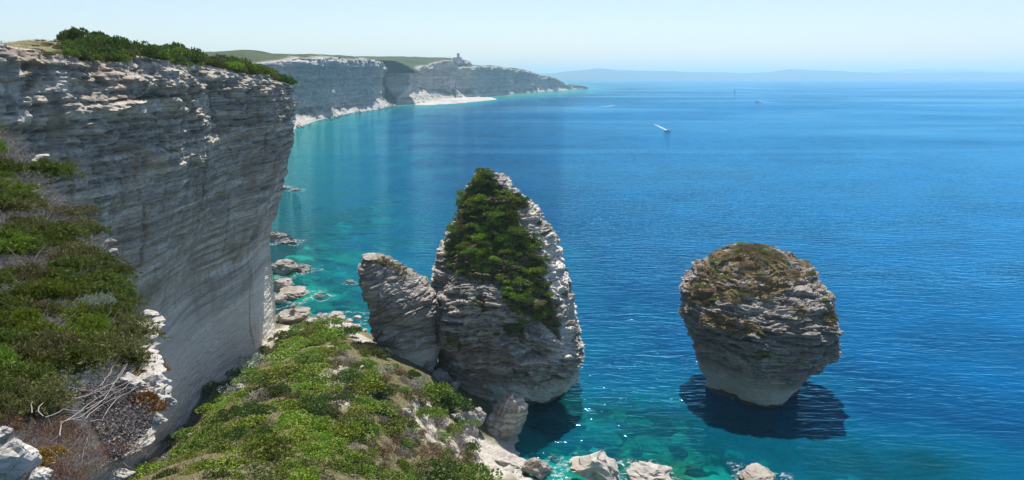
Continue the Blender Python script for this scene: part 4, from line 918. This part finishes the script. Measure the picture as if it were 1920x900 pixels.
# plateau
nP, nC = PLAT.shape[:2]; rel = np.linspace(0, 1, nP + 1)[1:] ** 1.8 * 120
for i in range(5000):
    k = rs.randrange(60, 560); j = rs.randrange(1, 20); p = PLAT[j, k]; Y_ = p[1]; w_ = rel[j]
    if Y_ > 160 or Y_ < 60: continue
    px, py = proj(p[None]); px, py = px[0], py[0]
    if px < 62: continue
    dens = 0.30 if px < 130 else 1.0
    if 240 < px < 290 and 101 < py < 108: continue
    if rs.random() > dens: continue
    if any((p[0] - a) ** 2 + (p[1] - b) ** 2 < (0.7 * c) ** 2 for a, b, c in globals().setdefault('PL', [])): continue
    u = rs.random()
    if px < 130: kind = 'olive' if u < 0.6 else 'grey' if u < 0.75 else 'brown'; r = rs.uniform(0.5, 0.9); h = r * 0.7
    else:
        kind = 'dark' if u < 0.62 else 'mid' if u < 0.86 else 'olive' if u < 0.95 else 'bright'; r = rs.uniform(1.2, 2.3) * min(1, 0.6 + w_ * 0.12); h = r * rs.uniform(0.95, 1.5)
        h *= 1.2
        if px > 330: r *= 1.25; h *= 1.25
    PL.append((p[0], p[1], r))
    shrub(kind, (p[0], p[1], p[2] - 0.1), r, h, size_word(r, 1.1, 1.9) + adj[kind] + ' ' + zone_plateau(px), size_word(r, 1.1, 1.9) + adj[kind] + 's ' + zone_plateau(px))
# near slope
def proto(name, foliage, br, label, cat, group):
    e = ob(name, None); tag(e, label, cat, group); ob('foliage', foliage, e)
    if br: ob('branches', br, e)
    return e
JUN = [proto('juniper_shrub', tufted(600 + i, M['leaf_near'] if i != 2 else M['leaf_mid'], 380, 16), branches(610 + i, M['bark'], 10), 'tufted green juniper bush on the near slope', 'shrub', 'junipers on the near slope') for i in range(4)]
JUN.append(proto('juniper_shrub', tufted(606, M['leaf_olive'], 330, 15), branches(616, M['bark'], 10), 'browning olive juniper bush on the near slope', 'shrub', 'browning junipers on the near slope'))
DRYN = [proto('dry_shrub', twigs(620 + i, M['leaf_grey'], 1500, 0.55, 0.0035, 0.22), branches(630 + i, M['dead_wood'], 16, 0.6, 0.014), 'leafless grey twiggy bush on the near slope', 'shrub', 'grey twiggy bushes on the near slope') for i in range(3)]
HEATH = [proto('heath_shrub', tufted(640 + i, M['leaf_heath'], 420, 10, 16, 0.5, 0.3, 0.035, 0.006), branches(645 + i, M['bark'], 12), 'reddish brown heath bush at the bottom of the near slope', 'shrub', 'heath bushes at the bottom') for i in range(2)]
SAGE = proto('sage_shrub', tufted(650, M['leaf_sage'], 300, 12, 10, 0.55, 0.3, 0.05, 0.008), branches(651, M['dead_wood'], 6), 'single silvery grey green bush between junipers on the near slope', 'shrub', None)
ICE = [proto('ice_plant', tufted(660 + i, M['leaf_ice'], 150, 7, 12, 0.35, 0.3, 0.10, 0.025, tip=0.4), None, 'red and yellow green ice plant on the white edge rocks', 'plant', 'ice plants on the near edge') for i in range(2)]
NP_ = []; first = {}
def place(pr, p, s_, h):
    key = pr.name
    if key not in first: first[key] = 1; o = pr
    else: o = copy_tree(pr)
    o.location = p; o.rotation_euler = (0, 0, rs.uniform(0, 6.28)); o.scale = (s_, s_, h); return o
YT = np.arange(3.5, 34, 0.2)
def ledge_pt(px, py):
    d = ray(px, py); t = YT / d[1]; z = H + d[2] * t; g = ledge_h(d[0] * t, YT); k = np.where(z <= g)[0]
    return None if len(k) == 0 else np.array([d[0] * t[k[0]], YT[k[0]], g[k[0]]])
EDGEPX = [(p[1], p[0]) for p in RIMPX]
def edge_x(py): return float(np.interp(py, [e[0] for e in EDGEPX], [e[1] for e in EDGEPX]))
for i in range(3000):
    py = rs.uniform(235, 900); px = rs.uniform(-60, 300); ex = edge_x(py)
    if px > ex - 6: continue
    q = ledge_pt(px, py + 14)
    if q is None: continue
    m = mpp(q); nearedge = ex - px; u = rs.random()
    if py > 705 and 60 < px: 
        if not (py > 815 and px < 235): continue
        pr = rs.choice(HEATH) if u < 0.8 else rs.choice(DRYN); s_ = rs.uniform(0.22, 0.36)
    elif py > 780: continue
    elif 150 < px < 215 and 545 < py < 585: continue
    else:
        dry = 0.20 + 0.34 * (nearedge < 75) * (py < 470) + 0.18 * (py < 520)
        pr = rs.choice(DRYN) if u < dry else (JUN[4] if u > 0.86 and py > 330 else rs.choice(JUN[:4])); s_ = rs.uniform(0.42, 0.72) * (1.35 if py < 380 else 1)
    if px + 0.62 * s_ / m > ex and py > 330: continue
    if any((q[0] - a) ** 2 + (q[1] - b) ** 2 < (0.36 * (s_ + c)) ** 2 for a, b, c in NP_): continue
    NP_.append((q[0], q[1], s_)); o = place(pr, (q[0], q[1], q[2] - 0.05), s_, s_ * rs.uniform(0.75, 1.05))
    if 'heath' not in o.name: o['label'] = size_word(s_, 0.5, 0.66) + ('browning olive juniper bush ' if pr is JUN[4] else 'bright tufted green juniper bush ' if pr is JUN[2] else 'tufted green juniper bush ' if pr in JUN else 'leafless grey twiggy bush ') + zone_near(px, py); o['group'] = o['label'].replace('bush', 'bushes')
for px, py in [(120,765),(170,745),(200,790),(150,800),(235,760),(95,775)]:
    q = ledge_pt(px, py); o = place(rs.choice(DRYN), (q[0], q[1], q[2] - 0.06), rs.uniform(0.3, 0.42), rs.uniform(0.2, 0.28)); o['label'] = 'flattened grey twiggy bush around the bleached dead bush'; o['group'] = 'twiggy bushes around the dead bush'
for i in range(16):
    px, py = rs.uniform(-10, 120), rs.uniform(755, 850); q = ledge_pt(px, py)
    if q is None: continue
    o = place(rs.choice(DRYN if i % 3 else HEATH), (q[0], q[1], q[2] - 0.05), rs.uniform(0.22, 0.36), rs.uniform(0.18, 0.3)); o['label'] = ('low grey twiggy bush ' if i % 3 else 'low reddish heath bush ') + 'in the hollow above the corner rock'; o['group'] = o['label'] + 's'
q = ledge_pt(188, 590); place(SAGE, (q[0], q[1], q[2]), 0.36, 0.5)
for px, py, s_ in [(258,686,.26),(285,700,.22),(272,712,.20),(278,768,.22),(292,778,.18),(268,760,.2),(240,676,.2),(300,705,.15),(90,890,.2)]:
    q = ledge_pt(px, py)
    if q is None: q = PY(px, py, Yrim(py) - 0.3)
    place(rs.choice(ICE), (q[0], q[1], q[2] + 0.04), s_, s_)
for pr in JUN + DRYN + HEATH + ICE:
    if pr.name not in first: place(pr, tuple(ledge_pt(40, 600)), 0.4, 0.4)
# dead bush with long bleached branches
dead = ob('dead_bush', None, None, (0, 0, 0)); q0 = ledge_pt(215, 760); dead.location = q0
tag(dead, 'bleached dead bush with long bare branches lying on the near slope', 'dead bush')
dl = [[(252,705),(215,722),(180,735),(140,752),(105,758),(80,745)],[(262,700),(230,728),(195,745),(150,772),(120,765),(85,782)],[(240,690),(215,718),(190,730),(160,748),(130,750)],[(232,690),(222,715),(190,760),(150,785),(118,790)],[(212,685),(208,705),(185,730)],[(250,730),(205,742),(170,762),(150,790),(118,800),(112,825)],
      [(150,752),(110,748),(78,750),(60,765),(62,785)],[(245,715),(200,735),(165,738),(130,735),(95,748),(75,775),(90,790)],[(225,745),(190,775),(160,795),(130,795)],[(260,725),(220,760),(190,790),(165,800)]]
for k, pl in enumerate(dl):
    base = ledge_pt(*pl[0]); pts = []
    for n_, (a, b) in enumerate(pl):
        g = ledge_pt(a, b); g = base if g is None else g; t_ = g - np.array([0, 0, H]) + np.array([0, 0, 0]); f_ = 0.955 - 0.012 * (k % 4)
        pts.append(np.array([0, 0, H]) + t_ * f_ - q0)
    P = np.array(pts); t = np.linspace(0, len(P) - 1, 16); Pi = np.stack([np.interp(t, range(len(P)), P[:, i]) for i in range(3)], 1)
    Pi += 0.012 * np.cumsum(np.random.RandomState(k).randn(16, 3), 0) * 0.5
    V, f = tube(Pi, np.linspace(0.003, 0.006, 16), 5); ob('branch', mesh_np('branch', V, f, M['dead_wood'], True), dead)
# leaf litter and dry grass
def litter():
    rg = np.random.RandomState(8); P = []
    while len(P) < 9000:
        px, py = rg.uniform(90, 300), rg.uniform(735, 868); g = None
        if px > edge_x(py) - 8 or px < 130 + (py - 735) * 0.6: continue
        Yt = Yrim(py)
        P.append((px, py))
    P = np.array(P); out = []
    for Yt in [0]:
        YY = np.full(len(P), 3.5); hit = np.zeros(len(P), bool); W = np.zeros((len(P), 3))
        a, b = (P[:, 0] - 960) / F, (450 - P[:, 1]) / F
        for s_ in np.arange(3.5, 14, 0.1):
            t = s_ / (CT + b * ST); x = a * t; z = H + (-ST + b * CT) * t; g = ledge_h(x, np.full_like(x, s_))
            new = (~hit) & (z <= g); W[new] = np.stack([x, np.full_like(x, s_), g], 1)[new]; hit |= new
        W = W[hit]
    n = len(W); d = unit(rg.randn(n, 3) * np.array([1, 1, 0.6])); s_ = unit(np.cross(d, rg.randn(n, 3)))
    W = W + np.column_stack([0 * W[:, 0], 0 * W[:, 0], rg.rand(n) ** 2 * 0.16])
    o = ob('leaf_litter', quads_mesh('leaf_litter', W, d * 0.024, s_ * 0.007, M['leaf_litter'])); o['kind'] = 'stuff'; o['label'] = 'grey dry leaf litter heaped behind the white edge'; o['category'] = 'litter'
litter()
def grass(name, P, L, wd, mat, seed, label):
    rg = np.random.RandomState(seed); n = len(P); d = unit(rg.randn(n, 3) * 0.6 + np.array([0, 0, 0.9])); s_ = unit(np.cross(d, rg.randn(n, 3))); L = L * (0.5 + rg.rand(n, 1))
    o = ob(name, quads_mesh(name, P + d * L * 0.8, d * L, s_ * wd, mat)); o['kind'] = 'stuff'; o['label'] = label; o['category'] = 'grass'
rg = np.random.RandomState(3); x = rg.uniform(-52, 8, 60000); y = rg.uniform(38, 150, 60000); z = spur_h(x, y); px, py = proj(np.stack([x, y, z], 1)); kx = inpoly(px, py, SPURPOLY) & (noise(x * 0.25, y * 0.25, 0, 91) > -0.25)
grass('dry_grass', np.stack([x, y, z], 1)[kx], 0.16, 0.035, M['leaf_straw'], 4, 'dry straw grass between the shrubs of the spur')
idx = np.where(GSO > 0.5)[0]; idx = rg.choice(idx, 20000, True)
grass('dry_grass', GV[idx] + rg.randn(20000, 3) * 0.12, 0.20, 0.03, M['leaf_straw'], 5, 'dry brown grass on the islet top')
pp = PLAT[:26].reshape(-1, 3); pp = pp[(pp[:, 1] < 150)]; pp = pp[rg.choice(len(pp), 9000, False)] + rg.randn(9000, 3) * np.array([0.3, 0.3, 0])
grass('dry_grass', pp, 0.13, 0.03, M['leaf_straw'], 6, 'dry grass along the rim of the near cliff')

# ------------------------------------------------------------------ signal station, boats
def box_mesh(name, boxes, mat):
    V = []; Fc = []
    for (x0, x1, y0, y1, z0, z1) in boxes:
        o = len(V); V += [(x0,y0,z0),(x1,y0,z0),(x1,y1,z0),(x0,y1,z0),(x0,y0,z1),(x1,y0,z1),(x1,y1,z1),(x0,y1,z1)]
        Fc += [[o+a for a in f] for f in [(0,3,2,1),(4,5,6,7),(0,1,5,4),(1,2,6,5),(2,3,7,6),(3,0,4,7)]]
    return mesh_np(name, V, Fc, mat)
g = PY(858, 111, 2000); 
st = ob('signal_station', None, None, (g[0], g[1] + 20, g[2] - 1)); tag(st, 'small pale signal station with a square tower on the far headland', 'building')
ob('wall', box_mesh('wall', [(-14,10,-5,5,-6,5)], M['plaster']), st); ob('roof', box_mesh('roof', [(-14.6,10.6,-5.6,5.6,5.0,5.8)], M['shore_rock']), st)
tw = ob('tower', box_mesh('tower', [(-3,4,-4,4,5.8,13)], M['plaster']), st); ob('lookout', box_mesh('lookout', [(-2.2,3.2,-3.2,3.2,13.2,16)], M['dark_glass']), tw); ob('tower_roof', box_mesh('tower_roof', [(-3.6,4.6,-4.6,4.6,16.05,16.8)], M['plaster']), tw)
for k in range(4): ob('window', box_mesh('window', [(-12 + k * 5.5, -10 + k * 5.5, -5.1, -4.9, 0.5, 2.6)], M['dark_glass']), st)
ob('mast', box_mesh('mast', [(-22,-21.6,-.2,.2,-6,8)], M['shore_rock']), st)
def hull_mesh(L, W, Hh, mat):
    n = 14; rows = []
    for i in range(n):
        t = i / (n - 1); w = W / 2 * (1 - max(0, (t - 0.45) / 0.55) ** 2.2) * (0.88 + 0.12 * min(1, t * 4)); h = Hh * (0.85 + 0.35 * t * t); k = max(w, 0.03)
        rows.append([(-k, 0), (-k * 0.75, 0), (0, 0)]); rows[-1] = [(-k, h), (-k * 0.8, h * 0.35), (0, -0.35), (k * 0.8, h * 0.35), (k, h), (0, h * 0.93)]
    V = [(x, (i / (n - 1) - 0.5) * L, z) for i, r in enumerate(rows) for x, z in r]
    fq = grid_faces(n, 6, True).tolist(); me_f = fq + [[0, 5, 2, 1], [5, 4, 3, 2]]
    return mesh_np('hull', V, me_f, mat)
def motorboat(px, py, L, head, label):
    p = PZ(px, py, 0); b = ob('motorboat', None, None, (p[0], p[1], 0.05), (0, 0, head)); tag(b, label, 'boat')
    ob('hull', hull_mesh(L, L * 0.34, L * 0.13, M['white_paint']), b)
    c = ob('cabin', box_mesh('cabin', [(-L*.11,L*.11,-L*.12,L*.14,L*.12,L*.26)], M['white_paint']), b); ob('windscreen', box_mesh('windscreen', [(-L*.10,L*.10,L*.142,L*.16,L*.17,L*.245)], M['dark_glass']), c)
    ob('engine', box_mesh('engine', [(-L*.05,L*.05,-L*.55,-L*.48,-.1,L*.16)], M['boat_dark']), b)
    return p
def wake(name, pts, widths, label, seed, streak=1.0):
    P = np.array([PZ(a, b, 0)[:2] for a, b in pts]); n = 60; t = np.linspace(0, len(P) - 1, n); c = np.stack([np.interp(t, range(len(P)), P[:, i]) for i in (0, 1)], 1); w = np.interp(t, range(len(P)), widths)
    T = unit(np.gradient(c, axis=0)); Nn = np.stack([-T[:, 1], T[:, 0]], 1); m = 9; V = []; A = []
    for i in range(n):
        for k in range(m):
            u = k / (m - 1) * 2 - 1; q = c[i] + Nn[i] * u * w[i] / 2; V.append((q[0], q[1], 0.03)); A.append((1 - abs(u)) ** 0.6 * (1 - (i / n)) ** 0.8 * streak)
    o = ob(name, mesh_np(name, V, grid_faces(n, m), M['wake'], True, dict(foam=A))); o['kind'] = 'stuff'; o['label'] = label; o['category'] = 'wake'
motorboat(1252, 246, 8, R(-140), 'white motorboat with a foaming wake in the middle of the bay')
wake('wake', [(1252,245.5),(1238,238),(1226,232)], [2.5, 5, 8], 'white foam wake behind the motorboat in the bay', 1)
motorboat(1422, 190.5, 14, R(80), 'distant white motorboat speeding with a long thin wake')
wake('wake', [(1423,190.5),(1440,192),(1475,195)], [8, 8, 6], 'long thin foam wake behind the distant motorboat', 2)
wake('wake', [(1152,197),(1135,200),(1112,203)], [10, 12, 8], 'faint old wake on the calm water near the cape', 3, 0.5)
p = PZ(1377, 174, 0); sb = ob('sailboat', None, None, (p[0], p[1], 0.05), (0, 0, 0.3)); tag(sb, 'tiny dark sailboat far out in the bay', 'boat')
ob('hull', hull_mesh(13, 3.8, 1.5, M['boat_dark']), sb); ob('mast', box_mesh('mast', [(-.1,.1,-.1,.1,1.4,18)], M['boat_dark']), sb)
ob('sail', mesh_np('sail', [(0.05,-.3,2.6),(0.05,-5.4,2.8),(0.05,-.3,17),(-0.05,-.3,2.6),(-0.05,-5.4,2.8),(-0.05,-.3,17)], [(0,1,2),(5,4,3),(0,3,4),(0,4,1),(1,4,5),(1,5,2),(2,5,3),(2,3,0)], M['sail']), sb)
# surf on the rocks
SV = []; SF = []; SAt = []
for px, py, w in [(532,352,32),(557,357,30),(522,452,52),(545,455,44),(540,512,64),(572,508,44),(552,556,80),(528,572,40),(657,531,24),(602,558,40),(700,602,40),(1118,890,120),(1015,888,60),(1040,868,44),(1222,897,90),(1422,898,90),(1078,712,22),(1082,690,16),(660,590,40)]:
    c = PZ(px, py, 0); m = mpp(c); nA = 40; o_ = len(SV)
    for r_, f_ in ((0.40, 0.8), (0.50, 0.7), (0.68, 0.0)):
        for k in range(nA):
            a_ = 2 * math.pi * k / nA; rr = w * m * r_ * (1 + 0.25 * math.sin(a_ * 3 + px) + 0.15 * math.sin(a_ * 7 + py)); SV.append((c[0] + rr * math.cos(a_), c[1] + rr * 0.9 * math.sin(a_), 0.04)); SAt.append(f_)
    SF += (grid_faces(3, nA, True) + o_).tolist()
for Vq, nt_ in ((BV, 420), (GV, 420)):
    G = Vq[:-1].reshape(-1, nt_, 3); row = G[np.argmin(np.abs(G[:, :, 2].mean(1)))]; c = row[:, :2].mean(0); u_ = unit(row[:, :2] - c); o_ = len(SV)
    for dd, f_ in ((-0.4, 0.75), (0.25, 0.7), (1.0, 0.0)):
        for k in range(nt_): SV.append((row[k, 0] + u_[k, 0] * dd, row[k, 1] + u_[k, 1] * dd, 0.04)); SAt.append(f_ * float(0.5 + 0.5 * math.sin(k * 0.13) * math.sin(k * 0.05 + 1)))
    SF += (grid_faces(3, nt_, True) + o_).tolist()
o = ob('surf', mesh_np('surf', SV, SF, M['foam'], True, dict(foam=SAt))); o['kind'] = 'stuff'; o['label'] = 'patches of white surf around the rocks at the waterline'; o['category'] = 'surf'
# ------------------------------------------------------------------ haze over the strait
def haze():
    me = box_mesh('haze', [(-31000, 31000, -2000, 43000, -32, 290)], [])
    mt = bpy.data.materials.new('haze_air'); mt.use_nodes = True; nt = mt.node_tree; nt.nodes.remove(nt.nodes['Principled BSDF'])
    v = nt.nodes.new('ShaderNodeVolumePrincipled'); v.inputs['Color'].default_value = (0.55, 0.86, 1.0, 1); v.inputs['Density'].default_value = 0.95e-4; v.inputs['Anisotropy'].default_value = 0.0
    nt.links.new(v.outputs[0], nt.nodes['Material Output'].inputs['Volume']); me.materials.append(mt)
    o = ob('haze', me); o['kind'] = 'stuff'; o['label'] = 'pale sea haze over the strait'; o['category'] = 'haze'
haze()
print('SHRUBS', cnt, len(NP_), len(placed))
